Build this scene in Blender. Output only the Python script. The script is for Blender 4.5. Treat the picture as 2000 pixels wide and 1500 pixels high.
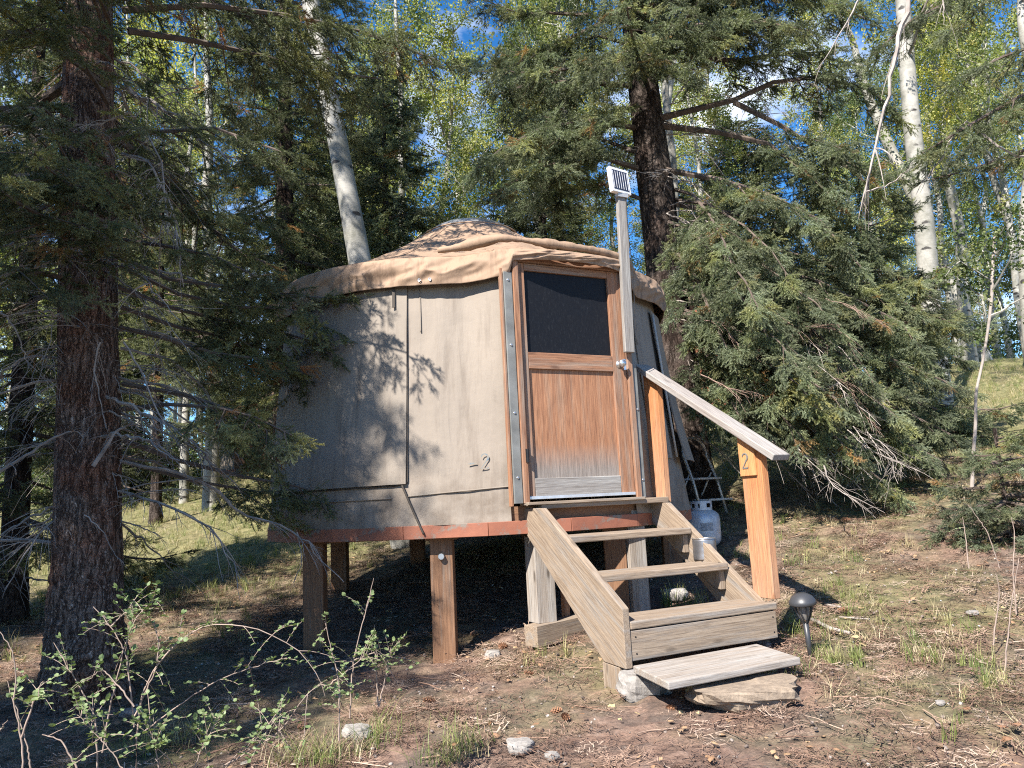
import bpy, math, random
import numpy as np
from mathutils import Vector, Matrix, noise as mnoise
R = math.radians
for o in list(bpy.data.objects): bpy.data.objects.remove(o, do_unlink=True)
SC = bpy.context.scene
COL = SC.collection
# ------------------------------------------------------------------ camera
CAMZ, FPX, PIT, ROL = 1.27, 1500.0, 0.155, 0.05
cam = bpy.data.cameras.new('camera'); camo = bpy.data.objects.new('camera', cam); COL.objects.link(camo)
cam.lens = 27.0; cam.sensor_width = 36.0; cam.clip_end = 600; cam.clip_start = 0.05
_f = Vector((0, math.cos(PIT), math.sin(PIT))); _u = Vector((0, -math.sin(PIT), math.cos(PIT))); _r = Vector((1, 0, 0))
_c, _s = math.cos(ROL), math.sin(ROL)
_R = _r*_c - _u*_s; _U = _r*_s + _u*_c
camo.matrix_world = Matrix(((_R.x, _U.x, -_f.x, 0), (_R.y, _U.y, -_f.y, 0), (_R.z, _U.z, -_f.z, CAMZ), (0, 0, 0, 1)))
SC.camera = camo
# ------------------------------------------------------------------ world, sun, exposure
SUN_AZ, SUN_EL = 33.0, 44.0            # degrees to the left of straight behind the camera, height
TOSUN = Vector((-math.sin(R(SUN_AZ))*math.cos(R(SUN_EL)), -math.cos(R(SUN_AZ))*math.cos(R(SUN_EL)), math.sin(R(SUN_EL))))
w = bpy.data.worlds.new("World"); SC.world = w; w.use_nodes = True
nt = w.node_tree; nt.nodes.clear()
sky = nt.nodes.new('ShaderNodeTexSky'); sky.sky_type = 'NISHITA'; sky.sun_disc = False
sky.sun_elevation = R(SUN_EL); sky.sun_rotation = math.atan2(TOSUN.x, TOSUN.y); sky.altitude = 2600; sky.air_density = 1.0; sky.dust_density = 0.2; sky.ozone_density = 2.5
tc = nt.nodes.new('ShaderNodeTexCoord')
mp = nt.nodes.new('ShaderNodeMapping'); mp.inputs['Scale'].default_value = (1, 1, 2.2); mp.inputs['Location'].default_value = (0.35, 0.1, 0.2)
nz = nt.nodes.new('ShaderNodeTexNoise'); nz.inputs['Scale'].default_value = 2.3; nz.inputs['Detail'].default_value = 9; nz.inputs['Roughness'].default_value = .6
cr = nt.nodes.new('ShaderNodeValToRGB'); cr.color_ramp.elements[0].position = .54; cr.color_ramp.elements[1].position = .70
mx = nt.nodes.new('ShaderNodeMixRGB'); mx.inputs['Color2'].default_value = (6.2, 6.7, 7.4, 1)
hs = nt.nodes.new('ShaderNodeHueSaturation'); hs.inputs['Saturation'].default_value = 1.3
bg = nt.nodes.new('ShaderNodeBackground'); bg.inputs['Strength'].default_value = 0.105
wo = nt.nodes.new('ShaderNodeOutputWorld')
L = nt.links.new
L(tc.outputs['Generated'], mp.inputs['Vector']); L(mp.outputs[0], nz.inputs['Vector']); L(nz.outputs['Fac'], cr.inputs['Fac'])
L(cr.outputs['Color'], mx.inputs['Fac']); L(sky.outputs[0], hs.inputs['Color']); L(hs.outputs[0], mx.inputs['Color1']); L(mx.outputs[0], bg.inputs['Color']); L(bg.outputs[0], wo.inputs[0])
sl = bpy.data.lights.new('sun', 'SUN'); sl.energy = 5.0; sl.angle = R(0.53); sl.color = (1, .93, .84)
so = bpy.data.objects.new('sun', sl); COL.objects.link(so); so.rotation_euler = TOSUN.to_track_quat('Z', 'Y').to_euler()
SC.view_settings.view_transform = 'Standard'; SC.view_settings.look = 'None'; SC.view_settings.exposure = 1.42; SC.view_settings.gamma = 1
SC.render.engine = 'CYCLES'
SC.cycles.sample_clamp_indirect = 4; SC.cycles.max_bounces = 6; SC.cycles.diffuse_bounces = 3; SC.cycles.transparent_max_bounces = 8; SC.cycles.transmission_bounces = 4; SC.cycles.glossy_bounces = 2
SC.cycles.use_denoising = False; SC.cycles.pixel_filter_type = 'BLACKMAN_HARRIS'; SC.cycles.filter_width = 1.1; SC.cycles.denoiser = 'OPENIMAGEDENOISE'; SC.cycles.denoising_prefilter = 'NONE'
rng = np.random.default_rng(7); random.seed(7)
# ------------------------------------------------------------------ geometry helpers
def raydir(px, py):
    X0, Y0 = px-1000.0, 750.0-py
    X = X0*_c + Y0*_s; Y = -X0*_s + Y0*_c
    x, up = X/FPX, Y/FPX
    return np.array([x, math.cos(PIT)-up*math.sin(PIT), math.sin(PIT)+up*math.cos(PIT)])
def at(px, py, y):
    d = raydir(px, py); return np.array([0, 0, CAMZ]) + d*(y/d[1])
def softplus(v, k=1.2): return np.log1p(np.exp(np.clip(v*k, -30, 30)))/k
def ground(x, y):
    x = np.asarray(x, float); y = np.asarray(y, float)
    z = .10 + .055*(np.clip(y, -6, 22)-4.5) + .03*np.clip(x, -3, 14) + .16*(softplus(y+.5*np.clip(x, -14, 14)-6.8))
    far = softplus(y+.25*x-25, .5)
    z = z - .17*far
    z = z + .05*np.sin(x*1.1+.4)*np.sin(y*.9+1) * np.clip((y-5.5)/4, 0, 1) + .02*np.sin(x*2.7)*np.sin(y*2.3+.6)
    return z
def gz(x, y): return float(ground(x, y))
def onground(px, py, lo=1.5, hi=60):
    d = raydir(px, py); prev = None
    for t in np.linspace(lo, hi, 1200):
        p = np.array([0, 0, CAMZ]) + d*(t/d[1])
        if p[2] <= gz(p[0], p[1]): return p
    return p
def vnoise(P, scale, seed=0, octaves=3):
    """value noise on an (N,k) array, roughly -1..1"""
    P = np.asarray(P, float)*scale; N, k = P.shape; out = np.zeros(N); amp = 1.0; tot = 0
    for o in range(octaves):
        I = np.floor(P).astype(np.int64); F = P-I; F = F*F*(3-2*F)
        acc = np.zeros(N)
        for c in range(2**k):
            h = np.full(N, seed*7919+o*104729+13, np.int64); wgt = np.ones(N)
            for a in range(k):
                b = (c >> a) & 1
                h = (h*1103515245 + (I[:, a]+b)*(73856093 + a*19349663)) & 0x7fffffff
                h = (h ^ (h >> 13)) & 0x7fffffff
                wgt = wgt*(F[:, a] if b else 1-F[:, a])
            h = (h*1664525+1013904223) & 0x7fffffff; h = (h ^ (h >> 15)) & 0x7fffffff
            acc += wgt*((h % 65536)/32768.0-1)
        out += amp*acc; tot += amp; amp *= .5; P = P*2.03+17.3
    return out/tot
def mesh(name, V, F, smooth=False, mats=None, mi=None):
    """V (N,3); F array (M,3/4) or list of such / list of tuples"""
    m = bpy.data.meshes.new(name); V = np.asarray(V, np.float32).reshape(-1, 3)
    if isinstance(F, np.ndarray): F = [F]
    if len(F) and not isinstance(F[0], np.ndarray):
        m.from_pydata(V.tolist(), [], [tuple(f) for f in F])
    else:
        F = [f for f in F if len(f)]
        loops = np.concatenate([f.ravel() for f in F]) if F else np.zeros(0, int)
        sizes = np.concatenate([np.full(len(f), f.shape[1]) for f in F]) if F else np.zeros(0, int)
        m.vertices.add(len(V)); m.vertices.foreach_set('co', V.ravel())
        m.loops.add(len(loops)); m.loops.foreach_set('vertex_index', loops.astype(np.int32))
        m.polygons.add(len(sizes)); m.polygons.foreach_set('loop_start', np.concatenate([[0], np.cumsum(sizes)[:-1]]).astype(np.int32))
        m.update(calc_edges=True)
    m.polygons.foreach_set('use_smooth', np.full(len(m.polygons), bool(smooth)))
    for x in (mats or []): m.materials.append(x)
    if mi is not None: m.polygons.foreach_set('material_index', np.asarray(mi, np.int32))
    return m
class MB:
    def __init__(s): s.v = []; s.f3 = []; s.f4 = []; s.n = 0
    def add(s, V, F):
        V = np.asarray(V, float).reshape(-1, 3); F = np.asarray(F, int)
        s.v.append(V); (s.f3 if F.shape[1] == 3 else s.f4).append(F+s.n); s.n += len(V); return s
    def box(s, lo, hi, M=None):
        x0, y0, z0 = lo; x1, y1, z1 = hi
        V = np.array([(x0,y0,z0),(x1,y0,z0),(x1,y1,z0),(x0,y1,z0),(x0,y0,z1),(x1,y0,z1),(x1,y1,z1),(x0,y1,z1)], float)
        if M is not None: V = V@np.array(M)[:3,:3].T + np.array(M)[:3,3]
        return s.add(V, [(0,3,2,1),(4,5,6,7),(0,1,5,4),(1,2,6,5),(2,3,7,6),(3,0,4,7)])
    def tube(s, P, r, n=6, cap=True):
        P = np.asarray(P, float); K = len(P); r = np.broadcast_to(np.asarray(r, float), (K,))
        T = np.gradient(P, axis=0); T /= np.linalg.norm(T, axis=1)[:, None]+1e-12
        a = np.array([0, 0, 1.0]) if abs(T[:, 2]).mean() < .8 else np.array([1.0, 0, 0])
        A = np.cross(T, a); A /= np.linalg.norm(A, axis=1)[:, None]+1e-12; B = np.cross(T, A)
        th = np.arange(n)*2*np.pi/n
        V = P[:, None]+r[:, None, None]*(np.cos(th)[None, :, None]*A[:, None]+np.sin(th)[None, :, None]*B[:, None])
        i = np.arange(K-1)[:, None]*n; j = np.arange(n)[None]; j2 = (j+1) % n
        F = np.stack([i+j, i+j2, i+n+j2, i+n+j], -1).reshape(-1, 4)[:, ::-1]
        base = s.n; s.add(V.reshape(-1, 3), F)
        if cap and n > 3:
            for e, ring in ((0, 0), (1, (K-1)*n)):
                c = P[0] if e == 0 else P[-1]
                s.v.append(c[None]); ci = s.n; s.n += 1
                q = np.array([(ci, base+ring+k, base+ring+(k+1) % n) for k in range(n)]); s.f3.append(q if e == 0 else q[:, ::-1])
        return s
    def grid(s, G, closed=False):
        G = np.asarray(G, float); a, b = G.shape[:2]
        i = np.arange(a-1)[:, None]*b; j = np.arange(b if closed else b-1)[None]; j2 = (j+1) % b
        return s.add(G.reshape(-1, 3), np.stack([i+j, i+j2, i+b+j2, i+b+j], -1).reshape(-1, 4))
    def lathe(s, prof, n=24, M=None):
        th = np.arange(n)*2*np.pi/n
        G = np.array([[(r*math.cos(t), r*math.sin(t), z) for t in th] for r, z in prof])
        if M is not None: G = G@np.array(M)[:3,:3].T + np.array(M)[:3,3]
        return s.grid(G, closed=True)
    def prism(s, poly, lo, hi):
        """poly in xz, extruded along y lo..hi"""
        n = len(poly); A = [(x, lo, z) for x, z in poly]+[(x, hi, z) for x, z in poly]
        base = s.n; s.v.append(np.array(A, float)); s.n += 2*n
        s.f4.append(np.array([(base+i, base+(i+1) % n, base+n+(i+1) % n, base+n+i) for i in range(n)]))
        s.f3.append(np.array([(base, base+i+1, base+i) for i in range(1, n-1)])); s.f3.append(np.array([(base+n, base+n+i, base+n+i+1) for i in range(1, n-1)]))
        return s
    def mesh(s, name, mat=None, smooth=False):
        return mesh(name, np.concatenate(s.v), [np.concatenate(x) for x in (s.f3, s.f4) if x], smooth, [mat] if mat else None)
    def obj(s, name, mat=None, parent=None, smooth=False, M=None, bevel=0, **k):
        return link(name, s.mesh(name, mat, smooth), parent, M, bevel, **k)
def link(name, me, parent=None, M=None, bevel=0, **k):
    o = bpy.data.objects.new(name, me); COL.objects.link(o)
    if parent is not None: o.parent = parent
    if M is not None: o.matrix_local = M
    if bevel:
        b = o.modifiers.new('edge', 'BEVEL'); b.width = bevel; b.segments = 2; b.limit_method = 'ANGLE'; b.harden_normals = False
    for a, v in k.items(): o[a] = v
    return o
def thing(name, label, cat, loc=(0, 0, 0), rz=0, group=None):
    o = bpy.data.objects.new(name, None); COL.objects.link(o); o.location = loc; o.rotation_euler = (0, 0, rz); o.empty_display_size = .1
    o['label'] = label; o['category'] = cat
    if group: o['group'] = group
    return o
def tag(o, label, cat, group=None):
    o['label'] = label; o['category'] = cat
    if group: o['group'] = group
    return o
def loc_of(parent, M):
    return Matrix.Translation(parent.location).inverted() @ M if parent is not None else M
# ------------------------------------------------------------------ material helpers
def newmat(name):
    m = bpy.data.materials.new(name); m.use_nodes = True; nt = m.node_tree; nt.nodes.clear()
    o = nt.nodes.new('ShaderNodeOutputMaterial'); b = nt.nodes.new('ShaderNodeBsdfPrincipled'); nt.links.new(b.outputs[0], o.inputs[0])
    return m, nt, b, o
def N(nt, t, **k):
    n = nt.nodes.new(t)
    for a, v in k.items():
        if a in n.inputs.keys() if isinstance(a, str) else False: n.inputs[a].default_value = v
        else: setattr(n, a, v)
    return n
def ramp(nt, src, stops):
    r = nt.nodes.new('ShaderNodeValToRGB'); e = r.color_ramp.elements
    while len(e) < len(stops): e.new(.5)
    for i, (p, c) in enumerate(stops):
        e[i].position = p; e[i].color = (*c, 1) if len(c) == 3 else c
    nt.links.new(src, r.inputs['Fac']); return r.outputs['Color']
def mixc(nt, fac, a, b, mode='MIX'):
    m = nt.nodes.new('ShaderNodeMixRGB'); m.blend_type = mode
    for s, v in (('Fac', fac), ('Color1', a), ('Color2', b)):
        if isinstance(v, (int, float)): m.inputs[s].default_value = v
        elif isinstance(v, tuple): m.inputs[s].default_value = (*v, 1) if len(v) == 3 else v
        else: nt.links.new(v, m.inputs[s])
    return m.outputs[0]
def math_(nt, op, a, b=None):
    m = nt.nodes.new('ShaderNodeMath'); m.operation = op
    for i, v in ((0, a), (1, b)):
        if v is None: continue
        if isinstance(v, (int, float)): m.inputs[i].default_value = v
        else: nt.links.new(v, m.inputs[i])
    return m.outputs[0]
def coords(nt, scale=(1, 1, 1), kind='Object', jitter=False):
    tc = nt.nodes.new('ShaderNodeTexCoord'); mp = nt.nodes.new('ShaderNodeMapping'); mp.inputs['Scale'].default_value = scale
    nt.links.new(tc.outputs[kind], mp.inputs['Vector'])
    if jitter:
        oi = nt.nodes.new('ShaderNodeObjectInfo'); nt.links.new(math_(nt, 'MULTIPLY', oi.outputs['Random'], 31.0), mp.inputs['Location'])
    return mp.outputs[0]
def tnoise(nt, vec, scale, detail=4, rough=.55, dist=0):
    n = nt.nodes.new('ShaderNodeTexNoise'); n.inputs['Scale'].default_value = scale; n.inputs['Detail'].default_value = detail
    n.inputs['Roughness'].default_value = rough; n.inputs['Distortion'].default_value = dist; nt.links.new(vec, n.inputs['Vector']); return n.outputs['Fac']
def bump(nt, b, h, strength=.5, dist=.01):
    n = nt.nodes.new('ShaderNodeBump'); n.inputs['Strength'].default_value = strength; n.inputs['Distance'].default_value = dist
    nt.links.new(h, n.inputs['Height']); nt.links.new(n.outputs[0], b.inputs['Normal'])
def plain(name, col, rough=.6, metal=0, var=.15, sc=8):
    m, nt, b, o = newmat(name); b.inputs['Roughness'].default_value = rough; b.inputs['Metallic'].default_value = metal
    v = coords(nt); n = tnoise(nt, v, sc, 6)
    c = ramp(nt, n, [(.3, tuple(x*(1-var) for x in col)), (.7, tuple(min(1, x*(1+var)) for x in col))])
    nt.links.new(c, b.inputs['Base Color']); return m
def wood(name, light, dark, patch=None, patch_lo=.5, patch_hi=.65, knots=.6, grad=None):
    """grain runs along local X"""
    m, nt, b, o = newmat(name); b.inputs['Roughness'].default_value = .82
    v = coords(nt, (1, 1, 1), jitter=True)
    g = nt.nodes.new('ShaderNodeMapping'); g.inputs['Scale'].default_value = (.9, 20, 20); nt.links.new(v, g.inputs['Vector'])
    n1 = tnoise(nt, g.outputs[0], 3.2, 7, .62, 1.2)
    g2 = nt.nodes.new('ShaderNodeMapping'); g2.inputs['Scale'].default_value = (2, 62, 62); nt.links.new(v, g2.inputs['Vector'])
    n2 = tnoise(nt, g2.outputs[0], 3, 4, .6)
    c = ramp(nt, n1, [(.28, dark), (.5, tuple((a+b_)/2 for a, b_ in zip(light, dark))), (.72, light)])
    if patch:
        n3 = tnoise(nt, nt_scale(nt, v, (.7, 11, 11)), 1.6, 6, .65)
        f = ramp(nt, n3, [(patch_lo, (0, 0, 0)), (patch_hi, (1, 1, 1))])
        pc = ramp(nt, n1, [(.3, tuple(x*.6 for x in patch)), (.7, patch)])
        c = mixc(nt, f, c, pc)
    if grad:   # worn grey towards one end of the board (wear, in board coordinates)
        sx = nt.nodes.new('ShaderNodeSeparateXYZ'); tc = nt.nodes.new('ShaderNodeTexCoord'); nt.links.new(tc.outputs['Object'], sx.inputs[0])
        ax, lo, hi, gc = grad
        t = math_(nt, 'ADD', sx.outputs[ax], math_(nt, 'MULTIPLY', math_(nt, 'SUBTRACT', n2, .5), (hi-lo)*.8))
        mr = nt.nodes.new('ShaderNodeMapRange'); mr.inputs[1].default_value = lo; mr.inputs[2].default_value = hi; nt.links.new(t, mr.inputs[0])
        gcr = ramp(nt, n1, [(.3, tuple(x*.55 for x in gc)), (.7, gc)])
        c = mixc(nt, mr.outputs[0], gcr, c)
    f2 = ramp(nt, n2, [(.36, (.42, .38, .35)), (.5, (1, 1, 1))]); c = mixc(nt, .6, c, f2, 'MULTIPLY')
    vo = nt.nodes.new('ShaderNodeTexVoronoi'); vo.inputs['Scale'].default_value = 1.0
    nt.links.new(nt_scale(nt, v, (2.2, 7, 7)), vo.inputs['Vector'])
    kf = ramp(nt, vo.outputs['Distance'], [(.06, (1, 1, 1)), (.13, (0, 0, 0))])
    c = mixc(nt, math_(nt, 'MULTIPLY', kf, knots), c, tuple(x*.45 for x in dark))
    nt.links.new(c, b.inputs['Base Color'])
    bump(nt, b, mixc(nt, .5, n1, n2), .6, .004)
    return m
def nt_scale(nt, v, s):
    g = nt.nodes.new('ShaderNodeMapping'); g.inputs['Scale'].default_value = s; nt.links.new(v, g.inputs['Vector']); return g.outputs[0]
def leafmat(name, stops, tip=None, transl=.3, rough=.5, world=0.0):
    m, nt, b, o = newmat(name); b.inputs['Roughness'].default_value = rough; b.inputs['Specular IOR Level'].default_value = .35
    oi = nt.nodes.new('ShaderNodeObjectInfo'); c = ramp(nt, oi.outputs['Random'], stops)
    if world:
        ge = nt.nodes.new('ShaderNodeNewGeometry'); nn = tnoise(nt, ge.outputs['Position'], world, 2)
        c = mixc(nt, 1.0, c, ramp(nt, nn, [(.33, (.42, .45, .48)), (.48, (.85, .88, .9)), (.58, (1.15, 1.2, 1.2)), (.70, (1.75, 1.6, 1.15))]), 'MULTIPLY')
    if tip:
        at_ = nt.nodes.new('ShaderNodeAttribute'); at_.attribute_name = 'tip'; c = mixc(nt, at_.outputs['Fac'], c, tip)
    nt.links.new(c, b.inputs['Base Color'])
    t = nt.nodes.new('ShaderNodeBsdfTranslucent'); nt.links.new(mixc(nt, 1.0, c, (1.0, 1.1, .5), 'MULTIPLY'), t.inputs['Color'])
    x = nt.nodes.new('ShaderNodeMixShader'); x.inputs[0].default_value = transl; nt.links.new(b.outputs[0], x.inputs[1]); nt.links.new(t.outputs[0], x.inputs[2]); nt.links.new(x.outputs[0], o.inputs[0])
    return m
# ------------------------------------------------------------------ scattering (geometry nodes, for needles, leaves, grass)
def protos(name, meshes):
    c = bpy.data.collections.new(name)
    for i, me in enumerate(meshes):
        o = bpy.data.objects.new('%s_%02d' % (name, i), me); c.objects.link(o)
    return c
_groups = {}
def scatter_group(coll):
    if coll.name in _groups: return _groups[coll.name]
    g = bpy.data.node_groups.new('scatter_'+coll.name, 'GeometryNodeTree')
    g.interface.new_socket('Geometry', in_out='INPUT', socket_type='NodeSocketGeometry'); g.interface.new_socket('Geometry', in_out='OUTPUT', socket_type='NodeSocketGeometry')
    gi = g.nodes.new('NodeGroupInput'); go = g.nodes.new('NodeGroupOutput')
    ci = g.nodes.new('GeometryNodeCollectionInfo'); ci.inputs['Collection'].default_value = coll; ci.inputs['Separate Children'].default_value = True; ci.inputs['Reset Children'].default_value = True
    ip = g.nodes.new('GeometryNodeInstanceOnPoints'); ip.inputs['Pick Instance'].default_value = True
    def na(n, t):
        x = g.nodes.new('GeometryNodeInputNamedAttribute'); x.data_type = t; x.inputs['Name'].default_value = n; return x.outputs['Attribute']
    er = g.nodes.new('FunctionNodeEulerToRotation'); k = g.links.new
    k(na('rot', 'FLOAT_VECTOR'), er.inputs[0]); k(er.outputs[0], ip.inputs['Rotation']); k(na('scl', 'FLOAT'), ip.inputs['Scale']); k(na('idx', 'INT'), ip.inputs['Instance Index'])
    k(gi.outputs[0], ip.inputs['Points']); k(ci.outputs[0], ip.inputs['Instance']); k(ip.outputs[0], go.inputs[0])
    _groups[coll.name] = g; return g
def scatter(name, coll, P, rot, scl, parent=None, seed=0, **k):
    P = np.asarray(P, np.float32); n = len(P); r = np.random.default_rng(seed)
    me = bpy.data.meshes.new(name); me.vertices.add(n); me.vertices.foreach_set('co', P.ravel())
    a = me.attributes.new('rot', 'FLOAT_VECTOR', 'POINT'); a.data.foreach_set('vector', np.asarray(rot, np.float32).ravel())
    a = me.attributes.new('scl', 'FLOAT', 'POINT'); a.data.foreach_set('value', np.asarray(scl, np.float32).ravel())
    a = me.attributes.new('idx', 'INT', 'POINT'); a.data.foreach_set('value', r.integers(0, len(coll.objects), n).astype(np.int32))
    o = link(name, me, parent, **k); mo = o.modifiers.new('scatter', 'NODES'); mo.node_group = scatter_group(coll)
    return o
def dir2rot(D, roll):
    D = D/np.linalg.norm(D, axis=1)[:, None]
    return np.stack([roll, -np.arcsin(np.clip(D[:, 2], -1, 1)), np.arctan2(D[:, 1], D[:, 0])], -1)
# ================================================================== MATERIALS
M = {}
M['canvas'] = None
def canvas(name, col, stain, streak=.5):
    m, nt, b, o = newmat(name); b.inputs['Roughness'].default_value = .78
    v = coords(nt); n1 = tnoise(nt, v, 1.4, 6, .6); n2 = tnoise(nt, nt_scale(nt, v, (9, 9, .7)), 1.5, 5, .6); n3 = tnoise(nt, v, 60, 2)
    c = ramp(nt, n1, [(.3, tuple(x*.86 for x in col)), (.7, tuple(x*1.08 for x in col))])
    f = ramp(nt, n2, [(.52, (0, 0, 0)), (.75, (streak,)*3)]); c = mixc(nt, f, c, stain)
    n4 = tnoise(nt, v, 7, 8, .7); f = ramp(nt, n4, [(.6, (0, 0, 0)), (.74, (.35,)*3)]); c = mixc(nt, f, c, tuple(x*.7 for x in stain))
    sz = nt.nodes.new('ShaderNodeSeparateXYZ'); nt.links.new(v, sz.inputs[0]); mr = nt.nodes.new('ShaderNodeMapRange'); mr.inputs[1].default_value = 1.25; mr.inputs[2].default_value = .85; nt.links.new(sz.outputs[2], mr.inputs[0])
    dn = ramp(nt, tnoise(nt, v, 5, 8, .75), [(.4, (0,)*3), (.65, (.7,)*3)]); c = mixc(nt, mixc(nt, 1, mr.outputs[0], dn, 'MULTIPLY'), c, (.12, .09, .065))
    nt.links.new(c, b.inputs['Base Color'])
    h = mixc(nt, .02, n1, n3); fold = tnoise(nt, nt_scale(nt, v, (7, 7, .9)), 1.3, 4, .55, .6); bump(nt, b, mixc(nt, .4, mixc(nt, .5, tnoise(nt, v, 3.2, 3), fold), h), .9, .03); return m
M['canvas'] = canvas('wall_canvas', (.235, .20, .165), (.14, .113, .09), .8)
M['flap'] = canvas('flap_canvas', (.225, .194, .161), (.135, .11, .088), .8)
M['roof'] = canvas('roof_canvas', (.275, .186, .125), (.12, .075, .048), 1.0)
M['wood_stair'] = wood('weathered_pine', (.335, .265, .195), (.165, .12, .085), (.29, .26, .23))
M['wood_grey'] = wood('grey_weathered_wood', (.31, .295, .275), (.15, .135, .125), (.37, .365, .35), .5, .7)
M['wood_orange'] = wood('stained_post', (.52, .235, .09), (.32, .12, .045), (.48, .28, .17), .52, .75, grad=(0, -1.0, .35, (.44, .28, .19)))
M['wood_plate'] = wood('stained_plate', (.60, .30, .13), (.42, .19, .07))
M['wood_door'] = wood('door_wood', (.37, .19, .105), (.16, .07, .038), (.29, .23, .185), .46, .68)
M['wood_panel'] = wood('door_panel_wood', (.40, .20, .105), (.19, .08, .042), (.38, .25, .17), .5, .75, knots=.25, grad=(0, -.36, -.16, (.29, .25, .22)))
M['wood_leg'] = wood('leg_wood', (.24, .13, .07), (.13, .065, .035), (.22, .19, .16), .55, .75)
M['wood_pale'] = wood('pale_silver_wood', (.37, .325, .28), (.18, .145, .115), (.40, .38, .355), .4, .65, knots=.9)
M['wood_yellow'] = wood('yellow_block_wood', (.52, .38, .20), (.34, .23, .12))
M['redpaint'] = None
m, nt, b, o = newmat('peeling_red_paint'); v = coords(nt); n = tnoise(nt, v, 4, 8, .7)
nt.links.new(ramp(nt, n, [(.40, (.17, .145, .12)), (.46, (.23, .085, .05)), (.8, (.33, .125, .07))]), b.inputs['Base Color']); b.inputs['Roughness'].default_value = .7; bump(nt, b, n, .4, .01); M['redpaint'] = m
M['strip'] = plain('grey_painted_strip', (.15, .155, .15), .7, 0, .35, 5)
M['zinc'] = plain('bright_zinc', (.62, .64, .67), .3, .9, .1, 30)
M['alu'] = plain('aluminium_strip', (.62, .65, .69), .38, .7, .15, 12)
M['rail'] = wood('silvered_rail', (.34, .31, .285), (.18, .155, .14), (.37, .36, .345), .45, .7)
M['black'] = plain('black_iron', (.015, .015, .017), .5, .3, .2)
M['lamp'] = plain('matte_black_plastic', (.035, .037, .042), .42, 0, .35, 6)
M['white_metal'] = plain('white_powder_coat', (.66, .67, .69), .4, .1, .06, 10)
M['tank'] = plain('white_tank_paint', (.46, .48, .52), .35, .15, .12, 14)
M['steel_grey'] = plain('grey_tube_steel', (.55, .52, .49), .45, .6, .15, 20)
M['chairmesh'] = plain('brown_grey_seatback', (.33, .29, .26), .6, 0, .4, 60)
M['blue'] = plain('blue_paint', (.12, .28, .40), .6, 0, .4, 25)
M['rope'] = plain('dark_cord', (.055, .045, .036), .8)
M['bolt'] = plain('bolt_steel', (.55, .55, .56), .35, .9, .1, 30)
m, nt, b, o = newmat('dark_insect_screen'); v = coords(nt); n = tnoise(nt, v, 5, 8, .75); nf = tnoise(nt, nt_scale(nt, v, (3, 1, 1)), 22, 6, .8)
nt.links.new(ramp(nt, nf, [(.5, (.006, .0065, .009)), (.62, (.011, .012, .015)), (.75, (.05, .052, .058))]), b.inputs['Base Color'])
nt.links.new(ramp(nt, n, [(.3, (.45,)*3), (.7, (.6,)*3)]), b.inputs['Roughness']); b.inputs['Specular IOR Level'].default_value = .2; M['screen'] = m
m, nt, b, o = newmat('skylight_acrylic'); b.inputs['Base Color'].default_value = (.25, .25, .25, 1); b.inputs['Roughness'].default_value = .22; b.inputs['Transmission Weight'].default_value = .35; b.inputs['Coat Weight'].default_value = .6; M['acrylic'] = m
m, nt, b, o = newmat('solar_cells'); b.inputs['Base Color'].default_value = (.025, .035, .07, 1); b.inputs['Roughness'].default_value = .12; b.inputs['Coat Weight'].default_value = 1; M['cell'] = m
def rockmat(name, a, b_, sc=6):
    m, nt, b, o = newmat(name); v = coords(nt, jitter=True); n = tnoise(nt, v, sc, 10, .7); n2 = tnoise(nt, v, sc*5, 6, .7)
    nt.links.new(mixc(nt, .5, ramp(nt, n, [(.35, a), (.65, b_)]), ramp(nt, n2, [(.35, a), (.65, b_)])), b.inputs['Base Color']); b.inputs['Roughness'].default_value = .9; bump(nt, b, mixc(nt, .4, n, n2), .8, .02); return m
M['rock'] = rockmat('grey_quartz_rock', (.13, .12, .11), (.34, .32, .30)); M['rock_tan'] = rockmat('tan_sandstone', (.13, .10, .075), (.34, .27, .20), 7)
def bark(name, cols, sc, sx=1, cr_=.6):
    m, nt, b, o = newmat(name); b.inputs['Roughness'].default_value = .95; b.inputs['Specular IOR Level'].default_value = .15
    v = coords(nt); wv = nt.nodes.new('ShaderNodeTexNoise'); wv.inputs['Scale'].default_value = 4; wv.inputs['Detail'].default_value = 5; nt.links.new(v, wv.inputs['Vector'])
    w_ = mixc(nt, .11, v, wv.outputs['Color'], 'ADD')
    r1 = tnoise(nt, nt_scale(nt, w_, (1, 1, .16)), sc*.62, 3, .55); r2 = tnoise(nt, nt_scale(nt, w_, (1, 1, .45)), sc*1.5, 5, .65); n = tnoise(nt, v, 11, 9, .75)
    ridge = math_(nt, 'SUBTRACT', 1.0, math_(nt, 'MULTIPLY', math_(nt, 'ABSOLUTE', math_(nt, 'SUBTRACT', r1, .5)), 7.0)); r3 = math_(nt, 'SUBTRACT', 1.0, math_(nt, 'MULTIPLY', math_(nt, 'ABSOLUTE', math_(nt, 'SUBTRACT', r2, .5)), 6.0))
    c = ramp(nt, mixc(nt, .5, n, r2), [(.34, cols[0]), (.5, cols[1]), (.64, cols[2])])
    n5 = tnoise(nt, v, 2.2, 6, .65); c = mixc(nt, ramp(nt, n5, [(.47, (0,)*3), (.6, (.9,)*3)]), c, cols[3])
    crack = mixc(nt, .5, ramp(nt, ridge, [(.25, (0,)*3), (.95, (1,)*3)]), ramp(nt, r3, [(.3, (0,)*3), (1, (.8,)*3)]))
    c = mixc(nt, 1, c, ramp(nt, crack, [(.1, (1, 1, 1)), (.75, (.22, .20, .19))]), 'MULTIPLY'); nt.links.new(c, b.inputs['Base Color'])
    h = mixc(nt, .4, math_(nt, 'SUBTRACT', 1.0, crack), n); bump(nt, b, h, 1, .035); return m
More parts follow.
